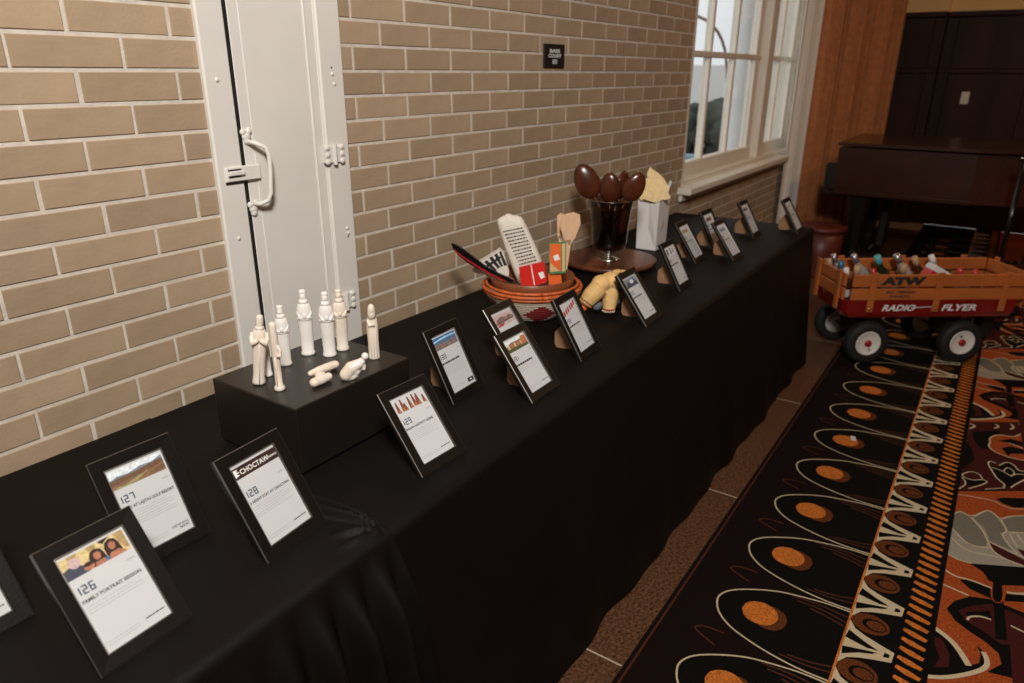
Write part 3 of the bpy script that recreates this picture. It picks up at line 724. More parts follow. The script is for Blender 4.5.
# ================================================================== PICTURE FRAMES WITH CARDS
FW, FH, FB, FT = .132, .183, .0205, .011
def ph_rect(mb, x0, x1, y0, y1, m, z): mb.add([(x0, y0, z), (x1, y0, z), (x1, y1, z), (x0, y1, z)], [(0, 1, 2, 3)], m)
def ph_poly(mb, pts, m, z): mb.add([(a, b, z) for a, b in pts], [tuple(range(len(pts)))], m)
def picture(kind, x0, x1, y0, y1):
    mb = MB(); W_, H_ = x1 - x0, y1 - y0
    q = lambda a, b: (x0 + a * W_, y0 + b * H_)
    R_ = lambda a, b, c, d, m, z: ph_rect(mb, x0 + a * W_, x0 + b * W_, y0 + c * H_, y0 + d * H_, m, z)
    P_ = lambda pts, m, z: ph_poly(mb, [q(a, b) for a, b in pts], m, z)
    E_ = lambda cx, cy, a, b, m, z, n=14: ph_poly(mb, [q(cx + a * math.cos(2 * PI * i / n), cy + b * math.sin(2 * PI * i / n)) for i in range(n)], m, z)
    if kind == 'family':
        R_(0, 1, 0, 1, 'ph_gold', 0); P_([(.12, 1), (.2, .5), (.28, 1)], 'ph_gold2', 1e-5); P_([(.42, 1), (.5, .3), (.56, 1)], 'ph_gold2', 1e-5); P_([(.85, 1), (.92, .2), (1, .1), (1, 1)], 'ph_gold2', 1e-5); P_([(.6, 1), (.66, .8), (.8, 1)], 'ph_hair', 1e-5)
        P_([(0, 0), (0, .45), (.12, .55), (.28, .4), (.36, 0)], 'ph_shirt', 2e-5); E_(.2, .62, .09, .24, 'ph_pink', 3e-5)
        for cx, cy in ((.52, .46), (.77, .56)):
            P_([(cx - .12, .02), (cx - .12, cy), (cx - .08, cy + .24), (cx, cy + .34), (cx + .08, cy + .24), (cx + .11, cy), (cx + .13, .05)], 'ph_hair', 4e-5); P_([(cx - .055, cy - .05), (cx - .04, cy + .14), (cx + .02, cy + .18), (cx + .06, cy + .06), (cx + .04, cy - .16), (cx - .02, cy - .20)], 'ph_skin', 5e-5)
        P_([(.44, 0), (.46, .2), (.6, .22), (.66, 0)], 'ph_skin', 5e-5); P_([(.66, 0), (.70, .25), (.84, .28), (.92, .1), (.94, 0)], 'ph_skin', 5e-5); E_(.36, .18, .08, .16, 'ph_skin', 5e-5); E_(.36, .3, .08, .1, 'ph_hair', 6e-5); E_(.64, .12, .035, .07, 'ph_blue', 6e-5)
    elif kind == 'golf':
        R_(0, 1, 0, 1, 'ph_skypale', 0); P_([(0, .55), (.15, .66), (.35, .6), (.6, .74), (.8, .70), (1, .86), (1, 0), (0, 0)], 'ph_steel', 1e-5)
        P_([(0, .5), (.2, .55), (.45, .55), (.7, .64), (1, .70), (1, 0), (0, 0)], 'ph_hill', 2e-5); P_([(0, .2), (.3, .3), (.6, .3), (1, .45), (1, 0), (0, 0)], 'ph_hill2', 3e-5)
        P_([(.2, .05), (.4, .2), (.62, .33), (.72, .38), (.6, .25), (.45, .05)], 'ph_grass', 4e-5); P_([(0, 0), (.1, .12), (.3, .06), (.4, 0)], 'ph_grass', 4e-5); P_([(.7, .1), (.85, .3), (1, .35), (1, .1)], 'ph_hill', 5e-5)
    elif kind == 'choctaw':
        R_(0, 1, 0, 1, 'ph_header', 0)
        v, f = text_vf('CHOCTAW', H_ * .62, q(.15, .26), 'LEFT', .95, .02); mb.add([(a, b, 2e-5) for a, b, c in v], f, 'ink_white')
        v, f = text_vf('CASINOS', H_ * .26, q(.765, .34), 'LEFT', 1, .02); mb.add([(a, b, 2e-5) for a, b, c in v], f, 'ink_white')
        P_([(.03, .18), (.13, .30), (.08, .45), (.15, .55), (.08, .66), (.13, .82), (.03, .86)], 'ink_white', 2e-5)
    elif kind == 'nativity':
        R_(0, 1, 0, 1, 'paper', 0)
        for i, (c, h) in enumerate(((.12, .75), (.27, .85), (.34, .5), (.5, .8), (.64, .85), (.73, .6), (.76, .8), (.93, .55))):
            P_([(c - .05, .06 + .02 * (i % 3)), (c + .06, .04), (c + .035, h * .6), (c + .02, h + .08), (c - .02, h + .1), (c - .04, h * .6)], 'ph_terra', 1e-5 + i * 1e-6)
            P_([(c - .03, .04), (c + .05, .10), (c + .02, h * .45)], 'ph_cityorange', 2e-5 + i * 1e-6)
    elif kind == 'city':
        R_(0, 1, 0, 1, 'ph_blue', 0); P_([(0, .62), (.3, .7), (.6, .74), (1, .72), (1, .82), (.5, .86), (0, .75)], 'ph_sky', 1e-5); R_(0, 1, 0, .5, 'ph_city', 2e-5)
        for i in range(46):
            a = random.random() * .96; b = random.random() * .40; R_(a, a + random.uniform(.015, .04), b * .7, b + random.uniform(.05, .2), random.choice(['ph_city', 'ph_cityorange', 'ph_steel', 'ph_hair', 'ph_city', 'ph_cityorange']), 3e-5 + i * 1e-6)
    elif kind == 'house':
        R_(0, 1, 0, 1, 'ph_skypale', 0); P_([(0, .5), (.3, .75), (.6, .7), (1, .8), (1, 0), (0, 0)], 'ph_hill', 1e-5); R_(0, 1, 0, .22, 'ph_green', 2e-5)
        for i in range(5): R_(.08 + i * .15, .18 + i * .15, .3, .62, 'ph_skin' if i % 2 else 'ph_gold', 3e-5)
        P_([(.7, .2), (.8, .95), (1, .9), (1, .3)], 'ph_cityorange', 4e-5)
    elif kind == 'show':
        R_(0, 1, 0, 1, 'ph_pink', 0); P_([(0, .2), (.15, .6), (.4, .75), (.6, .6), (.85, .7), (1, .5), (1, .3), (.4, .25)], 'ph_plum', 1e-5)
        for i in range(7): E_(.1 + i * .13, .5, .05, .1, 'ph_city' if i % 2 else 'ph_cityorange', 2e-5)
        P_([(0, 0), (.2, .25), (.45, .2), (.3, 0)], 'ph_red', 3e-5)
    elif kind == 'red_script':
        R_(0, 1, 0, 1, 'paper', 0)
        for i, (a, b) in enumerate(((.05, .2), (.2, .28), (.35, .36), (.52, .44), (.66, .5), (.8, .62))): P_([(a, b), (a + .11, b + .04), (a + .13, b + .4), (a + .03, b + .34)], 'ph_red', 1e-5)
    elif kind == 'grey':
        R_(0, 1, 0, 1, 'ph_steel', 0); P_([(0, 0), (.3, .7), (.5, .3), (.75, .9), (1, .2), (1, 0)], 'ph_shirt', 1e-5); E_(.6, .55, .14, .22, 'ph_skypale', 2e-5)
    elif kind == 'tools':
        R_(0, 1, 0, 1, 'ph_skypale', 0); R_(.15, .3, .1, .9, 'ph_terra', 1e-5); R_(.5, .62, .1, .9, 'ph_plum', 1e-5); R_(.75, .85, .2, .8, 'ph_terra', 1e-5)
    else:
        R_(0, 1, 0, 1, 'ph_skypale', 0); P_([(.1, .1), (.3, .8), (.55, .5), (.8, .85), (.92, .1)], kind, 1e-5)
    return mb
def words(mb, y, h, x0, x1, m, z, rnd, gap=.0016):
    x = x0
    while x < x1:
        w_ = rnd.uniform(.003, .009); e = min(x + w_, x1); ph_rect(mb, x, e, y, y + h, m, z); x = e + gap
SEG = {'0': 'abcdef', '1': 'bc', '2': 'abged', '3': 'abgcd', '4': 'fgbc', '5': 'afgcd', '6': 'afgedc', '7': 'abc', '8': 'abcdefg', '9': 'abfgcd'}
def digits(mb, s, x, y, h, z):
    w_, k_ = h * .56, h * .15
    for ch in s:
        if ch == '1': x -= w_ * .45
        bars = {'a': (0, w_, h - k_, h), 'd': (0, w_, 0, k_), 'g': (0, w_, h / 2 - k_ / 2, h / 2 + k_ / 2), 'b': (w_ - k_, w_, h / 2, h - k_ * .5), 'c': (w_ - k_, w_, k_ * .5, h / 2), 'f': (0, k_, h / 2, h - k_ * .5), 'e': (0, k_, k_ * .5, h / 2)}
        for c in SEG[ch]:
            b = bars[c]; ph_rect(mb, x + b[0] + y * 0, x + b[1], y + b[2], y + b[3], 'ink_navy', z)
        x += w_ * 1.35
def frame(p, number, title, kind, label, footer=None, big=False, logo=False):
    x, y, yaw, tilt, tz = p; rnd = random.Random(int(x * 1000))
    t = thing('picture_frame', label, 'picture frame', (x, y, tz), math.radians(yaw), 'black framed cards standing on the tables')
    M = Matrix.Rotation(math.radians(90 - tilt), 4, 'X')       # local x right, y up the face, z out of the face
    ti = math.radians(tilt)
    # local +y(up the face) -> (0, sin tilt back, cos); face normal -> (0,-cos,sin)
    M = Matrix(((1, 0, 0, 0), (0, math.sin(ti), -math.cos(ti), 0), (0, math.cos(ti), math.sin(ti), 0), (0, 0, 0, 1)))
    a, hh = FW / 2, FH
    # border: bevelled mitred moulding
    def ring(d, z): return [(-a + d, d, z), (a - d, d, z), (a - d, hh - d, z), (-a + d, hh - d, z)]
    rings = [ring(0, -FT), ring(0, -.0012), ring(.0012, 0), ring(FB - .003, -.0008), ring(FB - .0008, -.0030)]
    v = [q for r in rings for q in r]; f = [(3, 2, 1, 0)]
    for i in range(4):
        for k in range(4): f.append((i * 4 + k, i * 4 + (k + 1) % 4, (i + 1) * 4 + (k + 1) % 4, (i + 1) * 4 + k))
    obj('border', xf(v, M), f, 'frame_black', t)
    # thin silver strips put in as highlights on the outer and inner edges
    r1 = [ring(-.0006, -.0035), ring(-.0006, -.0008), ring(.0005, .0003), ring(.0005, -.0035)]
    v = [q for r in r1 for q in r]; f = [(i * 4 + k, i * 4 + (k + 1) % 4, (i + 1) * 4 + (k + 1) % 4, (i + 1) * 4 + k) for i in range(3) for k in range(4)]
    obj('outer_highlight', xf(v, M), f, 'edge_highlight', t)
    r2 = [ring(FB - .0016, -.0016), ring(FB - .0004, -.0014), ring(FB + .0004, -.0030), ring(FB + .0004, -.0050)]
    v = [q for r in r2 for q in r]; f = [(i * 4 + k, i * 4 + (k + 1) % 4, (i + 1) * 4 + (k + 1) % 4, (i + 1) * 4 + k) for i in range(3) for k in range(4)]
    obj('inner_highlight', xf(v, M), f, 'edge_highlight', t)
    # card
    ca, y0, y1 = a - FB, FB, hh - FB; zc = -.0045
    # the backing inside the rebate is the paper card
    v, f = prism_vf([(-ca, y0), (ca, y0), (ca, y1), (-ca, y1)], .0012); card = obj('card', xf([(p_[0], p_[1], zc - .0012 + p_[2]) for p_ in v], M), f, 'paper', t)
    H_ = y1 - y0; z1 = zc + .00015
    if kind == 'choctaw': b = (-ca, ca, y1 - .024, y1 - .005)
    elif kind == 'red_script': b = (-ca, ca, y1 - .045, y1 - .005)
    elif big: b = (-ca + .003, ca - .003, y1 - .040, y1 - .006)
    else: b = (-ca, ca - .003, y1 - .034, y1 - .004)
    pm = picture(kind, *b); pm.v = [tuple(M @ Vector((q[0], q[1], z1 + q[2]))) for q in pm.v]; pm.build('photo_print', card)
    lt = MB()
    if number:
        digits(lt, number, -ca + .004, y1 - .0585, .0125, z1)
        if title:
            v, f = text_vf(title, .0067, (-ca + .003, y1 - .0695), 'LEFT', min(1.0, 1.0), .03); wd = max(q[0] for q in v) - min(q[0] for q in v); k_ = min(1, (2 * ca - .007) / wd)
            lt.add([((-ca + .003) + (q[0] + ca - .003) * k_, q[1], z1) for q in v], f, 'ink_black')
        else: words(lt, y1 - .0705, .0048, -ca + .003, ca * .55, 'ink_black', z1, rnd)
        for i in range(rnd.choice((3, 5, 6))): words(lt, y1 - .0765 - i * .0042, .0011, -ca + .004, ca * (.75 if i % 3 else .5), 'ink_grey', z1, rnd, .001)
        for i in range(2): words(lt, y0 + .0125 - i * .004, .0010, -ca + .005, ca * .1, 'ink_grey', z1, rnd, .001)
        if footer:
            for i, s_ in enumerate(footer): v, f = text_vf(s_, .0046, (ca - .004, y0 + .0135 - i * .0052), 'RIGHT', 1, .02); lt.add([(q[0], q[1], z1) for q in v], f, 'ink_black')
        elif not logo: words(lt, y0 + .012, .0016, ca * .3, ca - .004, 'ink_black', z1, rnd, .0006)
        words(lt, y1 - .0475, .0026, ca - .016, ca - .005, 'ink_grey', z1, rnd, .0006)
        if logo:
            ph_rect(lt, ca - .026, ca - .003, y0 + .006, y0 + .016, 'ink_black', z1); ph_poly(lt, [(ca - .018, y0 + .011), (ca - .014, y0 + .0085), (ca - .010, y0 + .011), (ca - .014, y0 + .0135)], 'ink_white', z1 + 1e-5)
        lt.v = [tuple(M @ Vector(q)) for q in lt.v]; lt.build('lettering', card)['kind'] = 'stuff'
    glass('frame_glass', (1, 1, 1), .35, .05)
    obj('glass', xf([(-ca, y0, zc + .001), (ca, y0, zc + .001), (ca, y1, zc + .001), (-ca, y1, zc + .001)], M), [(0, 1, 2, 3)], 'frame_glass', t)
    # easel strut: cardboard wing hinged on the back, its free end standing on the cloth
    sn, cs = math.sin(ti), math.cos(ti); bk_ = lambda q: (q * sn + FT * cs, q * cs - FT * sn)      # back face at height q: (behind, up)
    fb = .112; side = -.006
    pf = [bk_(hh * .16), (fb - .040, .001), (fb - .006, .001), (fb, .012), (fb, .046), bk_(hh * .64)]
    def fin(o): return [(side * (yy - pf[0][0]) / (fb - pf[0][0]) + o, yy, max(zz, .001)) for yy, zz in pf]
    v = fin(-.00125) + fin(.00125); n6 = len(pf); f = [tuple(range(n6)), tuple(range(2 * n6 - 1, n6 - 1, -1))] + [(i, n6 + i, n6 + (i + 1) % n6, (i + 1) % n6) for i in range(n6)]
    obj('easel_strut', v, f, 'easel_board', t)
    return t
z = TZ + .0015
frame((.354, .830, 2.2, 37.1, z), '126', 'FAMILY PORTRAIT SESSION', 'family', 'black framed card 126 with family photo, nearest whole frame to the viewer')
frame((.490, .990, -1.3, 27.5, z), '127', 'STAY AT LAJITAS GOLF RESORT', 'golf', 'black framed card 127 with golf course photo, behind card 126', ('LAJITAS GOLF', 'RESORT'))
frame((.622, .845, 5.3, 31.1, z), '128', '2 NIGHT STAY AT CHOCTAW', 'choctaw', 'black framed card 128 with dark lettered header, in front of the black box')
frame((.958, .805, -2.7, 38.3, z - .002), '129', 'INDIAN NATIVITY SCENE', 'nativity', 'black framed card 129 picturing brown nativity figures, right of the box')
frame((1.245, .963, 2.5, 27.0, z - .002), '130', None, 'city', 'black framed card with blue city skyline photo and black logo, behind card 129', None, False, True)
frame((1.50, .950, 1.0, 37.0, z - .002), '', None, 'show', 'black framed card with large pinkish photo, half hidden behind another frame', None, True)
frame((1.356, .811, .6, 37.1, z - .002), '131', None, 'house', 'black framed card with house photo, directly in front of another frame')
frame((1.651, .846, 4.2, 30.0, z - .002), '132', None, 'red_script', 'black framed card with slanting red lettering, in front of the woven basket')
frame((2.012, .815, 1.5, 36.5, z - .002), '133', None, 'grey', 'black framed card with grey-blue photo, in front of the tan soft animal')
frame((2.434, .873, 1.2, 29.4, z - .002), '134', None, 'tools', 'black framed card with two dark utensils pictured, in front of the round board')
frame((2.850, .970, 1.6, 34.0, z - .002), '135', None, 'ph_gold2', 'black framed card right of the white gift bag, first past the bag')
frame((3.114, .977, -1.5, 28.1, z - .002), '136', None, 'ph_terra', 'black framed card mostly hidden behind the front one near the far end')
frame((2.979, .852, -.8, 36.0, z - .002), '137', None, 'ph_steel', 'black framed card overlapping another frame, below the window sill')
frame((3.473, .917, 1.1, 30.3, z - .002), '138', None, 'ph_plum', 'black framed card, second from the far end of the table')
frame((3.685, .765, .3, 31.6, z - .002), '139', None, 'ph_pink', 'black framed card at the far front corner of the table, last in the row')
bp_ = on_z(35.6, 615.4, TZ)
frame((bp_.x - FW / 2, bp_.y, 1.5, 34, z), '125', None, 'ph_steel', 'black framed card cut off by the left edge of the photo')

# ================================================================== BASKET AND ITS CONTENTS
BC = (1.860, 1.178); zb = TZ - .001
bk = thing('woven_basket', 'round woven basket with cream coils, red diamond and orange rim', 'basket', (BC[0], BC[1], zb), math.radians(45 + 180))
mb = MB(); rows = 11; n = 72
prof = [(.084 + .066 * (i / rows) ** .7, .004 + .080 * i / rows) for i in range(rows + 1)]
for i in range(rows):
    r, zz = prof[i]; rr = .0054
    for kx in range(n):
        a0, a1 = 2 * PI * kx / n, 2 * PI * (kx + 1) / n; am = ((a0 + a1) / 2 + PI / 5) % (PI / 2.5) - PI / 5   # five diamonds around
        row = abs(i - 4.2); m = 'coil_red' if abs(am) * 1.0 < (.42 - .085 * row) else 'coil_cream'
        pts = []
        for a in (a0, a1):
            for q in range(5):
                b = -PI / 2 + PI * q / 4 + .35; R_ = r + rr * math.cos(b); pts.append((R_ * math.cos(a), R_ * math.sin(a), zz + rr * math.sin(b)))
        mb.add(pts, [(q, 5 + q, 6 + q, 1 + q) for q in range(4)], m)
mb.build('coils', bk, True)
lathe('lining', [(.001, .006), (.08, .006), (.095, .03), (.146, .082)], 'coil_cream', bk, 48)
for r, zz, rr in ((.153, .086, .0058), (.156, .096, .0058), (.146, .105, .005)):
    tube_pts = [(r * math.cos(2 * PI * i / 56), r * math.sin(2 * PI * i / 56), zz) for i in range(57)]
    tube('rim_coil', tube_pts, rr, 'coil_orange', bk, 8)
bw = thing('wooden_bowl', 'brown wooden bowl nested inside the woven basket', 'bowl', (BC[0], BC[1], zb), 0)
lathe('bowl_wall', [(.06, .03), (.10, .05), (.128, .095), (.136, .128), (.132, .130), (.124, .098), (.095, .060), (.02, .045)], 'bowl_wood', bw, 48)
def slab_on(name, pts_px, anchor, th, m, parent=None, back=0):
    """flat panel whose corners follow pixel rays in the upright plane through anchor; thickness th behind"""
    P = [near(px, py, anchor) for px, py in pts_px]; d = Vector((anchor[0], anchor[1], 0)).normalized()
    P = [p + d * back for p in P]; n_ = len(P)
    return obj(name, P + [p + d * th for p in P], [tuple(range(n_)), tuple(range(2 * n_ - 1, n_ - 1, -1))] + [(i, n_ + i, n_ + (i + 1) % n_, (i + 1) % n_) for i in range(n_)], m, parent)
# tall white printed sack
A = (1.885, 1.225); dirh = Vector((A[0], A[1], 0)).normalized()
sk = thing('flour_sack', 'tall white cloth sack with printed lines leaning in the basket', 'sack', (0, 0, 0))
pl = [(497, 224), (499, 219), (506, 217), (508, 214), (513, 217), (521, 217), (524, 222), (541, 258), (548, 285), (521, 290), (513, 268)]
P = [near(a, b, A) for a, b in pl]; cen = sum(P, Vector()) / len(P); P = [cen + (p - cen) * 1.10 for p in P]
bm = bmesh.new(); cen = sum(P, Vector()) / len(P); ringsv = []
for off, sc_ in ((-.024, .62), (-.016, .9), (0, 1.0), (.016, .9), (.024, .62)):
    ringsv.append([bm.verts.new(cen + (p - cen) * sc_ + dirh * off) for p in P])
for r0, r1 in zip(ringsv[:-1], ringsv[1:]):
    for i in range(len(P)): bm.faces.new((r0[i], r1[i], r1[(i + 1) % len(P)], r0[(i + 1) % len(P)]))
bm.faces.new(ringsv[0]); bm.faces.new(ringsv[-1][::-1]); bmesh.ops.recalc_face_normals(bm, faces=bm.faces[:])
me = bpy.data.meshes.new('sack_body'); bm.to_mesh(me); bm.free(); me.materials.append(MATS['cloth_white']); me.polygons.foreach_set('use_smooth', [True] * len(me.polygons))
so = link(bpy.data.objects.new('sack_body', me), sk); s_ = so.modifiers.new('round', 'SUBSURF'); s_.levels = 2; s_.render_levels = 2
mb = MB(); e0, e1 = (503, 231), (523, 227); f0, f1 = (519, 264), (537, 259)
AN = Vector(A + (0,)) - dirh * .0255; rnd = random.Random(4)
for i in range(11):
    q = i / 10.; x = 0
    a = (e0[0] + (f0[0] - e0[0]) * q, e0[1] + (f0[1] - e0[1]) * q); b = (e1[0] + (f1[0] - e1[0]) * q, e1[1] + (f1[1] - e1[1]) * q)
    x = .02
    while x < .97:
        w_ = rnd.uniform(.05, .16); e = min(.98, x + w_)
        c = [(a[0] + (b[0] - a[0]) * s, a[1] + (b[1] - a[1]) * s + dy) for s, dy in ((x, 0), (e, 0), (e, 1.25), (x, 1.25))]
        mb.add([near(p_[0], p_[1], AN) for p_ in c], [(0, 1, 2, 3)], 'ink_black'); x = e + .035
mb.build('printed_lines', so)['kind'] = 'stuff'
# red packet
rp = thing('red_packet', 'bright red packet with white print at the front of the basket', 'packet', (0, 0, 0))
A2 = Vector((1.825, 1.165, 0)); slab_on('packet_body', [(519, 268), (544, 262), (547, 282), (535, 286), (521, 285)], A2, .014, 'pack_red', rp)
slab_on('stripe', [(530.5, 264.8), (531.5, 264.6), (535, 285), (534, 285)], A2, .0008, 'ink_white', rp, -.0006)
slab_on('white_print', [(538, 273), (543, 271.5), (545, 277), (541, 279)], A2, .0008, 'ink_white', rp, -.0006)
# folded printed cloth
fc = thing('printed_cloth', 'white cloth with bold black stripes tucked in the basket behind the black spoon', 'cloth', (0, 0, 0))
A3 = Vector((1.81, 1.245, 0)); slab_on('cloth_fold', [(472, 270), (480, 262), (490, 256), (500, 250), (504, 254), (509, 272), (508, 282), (492, 280), (484, 274), (474, 273)], A3, .035, 'cloth_white', fc)
for q in ([(484, 262), (487, 260), (497, 270), (495, 272)], [(489, 258), (492, 256), (500, 267), (498, 269)], [(494, 255), (497, 253), (503, 266), (501, 267)], [(499, 252), (501, 251), (507, 265), (504, 266)], [(485, 266), (500, 256), (501, 258), (487, 268)]):
    slab_on('bold_mark', q, A3, .001, 'ink_black', fc, -.0008)
# dark carved spoon
ds = thing('carved_spoon', 'long black spoon with red edge leaning out of the basket to the left', 'spoon', (0, 0, 0))
A4 = Vector((1.79, 1.20, 0))
top_e = [(451, 243.5), (455, 244.5), (463, 249), (472, 256), (480, 262), (488, 268), (500, 274), (514, 280)]
bot_e = [(512, 283), (497, 278.5), (485, 272), (476, 268), (467, 262.5), (458, 255), (453, 249)]
slab_on('spoon_body', top_e + bot_e, A4, .012, 'gloss_black', ds)
slab_on('red_edge', [(455, 249.5), (462, 255.5), (472, 262), (482, 268.2), (492, 274), (506, 280.5), (505, 281.8), (491, 275.3), (481, 269.6), (471, 263.2), (461, 256.6), (454.5, 250.3)], A4, .0135, 'hub_red', ds, -.001)
# seed packet
sp = thing('seed_packet', 'orange and green paper packet standing in the basket beside wooden utensils', 'packet', (0, 0, 0))
A5 = Vector((1.85, 1.095, 0))
slab_on('packet_body', [(549, 243), (566, 242), (566, 273), (549.5, 274)], A5, .006, 'card_green', sp)
slab_on('packet_front', [(550, 244), (561, 243.5), (561, 271), (550.2, 272)], A5, .001, 'card_orange', sp, -.0012)
slab_on('packet_side', [(562, 243.5), (565, 243.3), (565, 271), (562, 271.5)], A5, .001, 'card_yellow', sp, -.0012)
slab_on('packet_picture', [(553, 256), (558, 254), (560, 259), (555, 261)], A5, .001, 'ink_white', sp, -.0018)
slab_on('packet_corner', [(550.2, 263), (560, 271), (550.2, 272)], A5, .001, 'card_yellow', sp, -.0018)
op = thing('orange_box', 'small orange box low in the basket under the seed packet', 'box', (0, 0, 0)); slab_on('box_body', [(548, 275), (561, 274), (562, 284), (549, 285)], Vector((1.855, 1.105, 0)), .02, 'card_orange', op)
# pale utensils
def utensil(label, pl, hl, A_, th=.008, tines=0):
    t = thing('wooden_utensil', label, 'utensil', (0, 0, 0), 0, 'pale wooden utensils in the basket')
    slab_on('blade', pl, A_, th, 'pale_wood', t); slab_on('handle', hl, A_, th * .9, 'pale_wood', t)
    for px in range(tines):
        x = 562.5 + px * 4.2; slab_on('tine', [(x, 215.5 - px * .3), (x + 2.9, 215), (x + 2.2, 233), (x + .9 - .2, 233)], A_, .0025, 'pale_wood', t, -.0022)
utensil('pale wooden slotted spatula, nearer of two standing in the basket', [(561, 217), (566, 214), (574, 212.5), (580, 215), (580.5, 224), (575, 238), (570, 245), (567, 244), (563, 236), (560, 226)], [(566.5, 240), (571.5, 240), (567, 270), (562, 270)], Vector((1.885, 1.085, 0)), .007, 4)
utensil('pale wooden spoon behind the slotted spatula', [(557, 216), (561, 213), (564, 215), (564, 232), (561, 240), (557.5, 236)], [(558.5, 236), (562, 236), (564, 270), (560, 270)], Vector((1.91, 1.12, 0)))

# ================================================================== ROUND BOARD, VASE OF SPOONS, GIFT BAG
BDC = (2.565, 1.255)
bd = thing('serving_board', 'round dark red wooden board under the glass vase', 'board', (BDC[0], BDC[1], TZ - .002), .4)
lathe('board_top', [(.17, .006), (.185, .012), (.192, .022), (.189, .028), (.178, .030), (.001, .029)], 'board_wood', bd, 64)
lathe('foot_ring', [(.11, 0), (.12, 0), (.12, .008), (.11, .008)], 'board_wood', bd, 40)
zt = TZ + .028; VC = (2.535, 1.245)
va = thing('glass_vase', 'footed smoky glass vase holding dark wooden spoons', 'vase', (VC[0], VC[1], zt), 0)
glass('smoky_glass', (.50, .43, .40), 1.6, .03)
lathe('vase_foot', [(.044, 0), (.045, .004), (.034, .009), (.018, .013), (.015, .018), (.022, .025), (.034, .031), (.020, .034), (.001, .034)], 'steel', va, 32)
lathe('vase_wall', [(.012, .033), (.040, .037), (.064, .050), (.070, .080), (.072, .130), (.078, .190), (.088, .240), (.0885, .242), (.0855, .240), (.075, .190), (.069, .130), (.067, .082), (.061, .054), (.038, .041), (.002, .040)], 'smoky_glass', va, 40)
tube('rim', [(.087 * math.cos(2 * PI * i / 40), .087 * math.sin(2 * PI * i / 40), .241) for i in range(41)], .0016, 'steel', va, 6)
def big_spoon(px, py, ax, tw, label, L_=.36, w_=.036, back=0):
    """bowl centre seen at (px,py); handle runs down into the vase"""
    c = near(px, py, (VC[0] + back * .9, VC[1] + back * .42)); foot = Vector((VC[0] + ax[0], VC[1] + ax[1], zt + .075))
    d = (c - foot).normalized(); t = thing('wooden_spoon', label, 'spoon', foot, 0, 'dark wooden spoons in the vase')
    cl = c - foot; view = Vector((c.x, c.y, c.z - CAM_Z)).normalized(); s = d.cross(view).normalized(); nn = s.cross(d); 
    q = Matrix.Rotation(tw, 3, d); s = q @ s; nn = q @ nn
    tube('handle', [Vector((0, 0, 0)), cl * .5, cl - d * w_ * 1.0], [.007, .0065, .008], 'spoon_wood', t, 10)
    # hollow bowl: outer shell and inner dish
    n1, n2 = 20, 7; v = []; f = []
    for sh, dep in ((1.0, .020), (.90, .013)):
        for i in range(n2 + 1):
            r = math.sin(PI / 2 * i / n2); zz = math.cos(PI / 2 * i / n2)
            for k_ in range(n1):
                a = 2 * PI * k_ / n1; ln = 1.42 + .20 * math.cos(a)
                v.append(cl + d * (r * math.cos(a) * w_ * ln * sh) + s * (r * math.sin(a) * w_ * sh) + nn * (zz * dep))
    for b in (0, (n2 + 1) * n1):
        for i in range(n2):
            for k_ in range(n1):
                q4 = (b + i * n1 + k_, b + i * n1 + (k_ + 1) % n1, b + (i + 1) * n1 + (k_ + 1) % n1, b + (i + 1) * n1 + k_); f.append(q4 if b == 0 else q4[::-1])
    o1 = n2 * n1; o2 = (n2 + 1) * n1 + n2 * n1
    for k_ in range(n1): f.append((o1 + k_, o1 + (k_ + 1) % n1, o2 + (k_ + 1) % n1, o2 + k_))
    obj('spoon_bowl', v, f, 'spoon_wood', t, True)
big_spoon(588, 183.5, (.01, -.02), PI, 'large dark wooden spoon tilting left out of the vase', .36, .050)
big_spoon(610, 190, (0, .0), PI * .95, 'dark wooden spoon in the middle of the vase', .36, .042, -.02)
big_spoon(621, 187, (-.005, .01), PI * 1.3, 'narrow dark wooden spoon behind the others in the vase', .36, .040, .03)
big_spoon(633, 189, (-.01, .02), PI * 1.1, 'dark wooden spoon tilting right out of the vase', .36, .043, -.01)
# gift bag
gb = thing('gift_bag', 'small white paper gift bag with gold motif beside the vase', 'bag', (2.900, 1.197, TZ - .002), math.radians(2))
bwx, bwy, bh = .12, .092, .222
v = [(0, 0, 0), (bwx, 0, 0), (bwx, bwy, 0), (0, bwy, 0), (-.004, -.003, bh), (bwx + .004, -.003, bh), (bwx + .004, bwy + .003, bh), (-.004, bwy + .003, bh)]
mid = [(.0, bwy / 2, .0), (.012, bwy / 2, .09), (.002, bwy / 2, bh)]
f = [(0, 3, 2, 1), (0, 1, 5, 4), (1, 2, 6, 5), (2, 3, 7, 6)]; v += mid; f += [(0, 4, 10, 9), (0, 9, 8), (3, 8, 9), (3, 9, 10, 7)]
obj('bag_body', v, f, 'bag_white', gb)
mb = MB(); ph_poly(mb, [(0, 0), (.010, .008), (.018, .022), (.012, .034), (.016, .046), (.006, .040), (.002, .026), (-.006, .012)], 'card_yellow', 0)
mb.v = [(.052 + a, -.0035, .085 + b) for a, b, c in mb.v]; mb.build('gold_motif', gb)
tp = thing('tissue_paper', 'crumpled pale yellow tissue paper sticking out of the gift bag', 'tissue paper', (2.955, 1.243, TZ + bh - .03), 0)
rnd = random.Random(12)
v = []; f = []; n1, n2 = 26, 7
for i in range(n2 + 1):
    q = i / n2
    for k_ in range(n1):
        a = 2 * PI * k_ / n1; r = (.048 + .014 * math.sin(q * PI)) * (1 - .25 * q) * (1 + .22 * rnd.uniform(-1, 1) * q); zz = .055 * q + .032 * rnd.uniform(-1, 1) * q * q
        v.append((r * math.cos(a) * 1.05, r * math.sin(a) * .85, zz))
v.append((0, 0, .05)); ctr = len(v) - 1
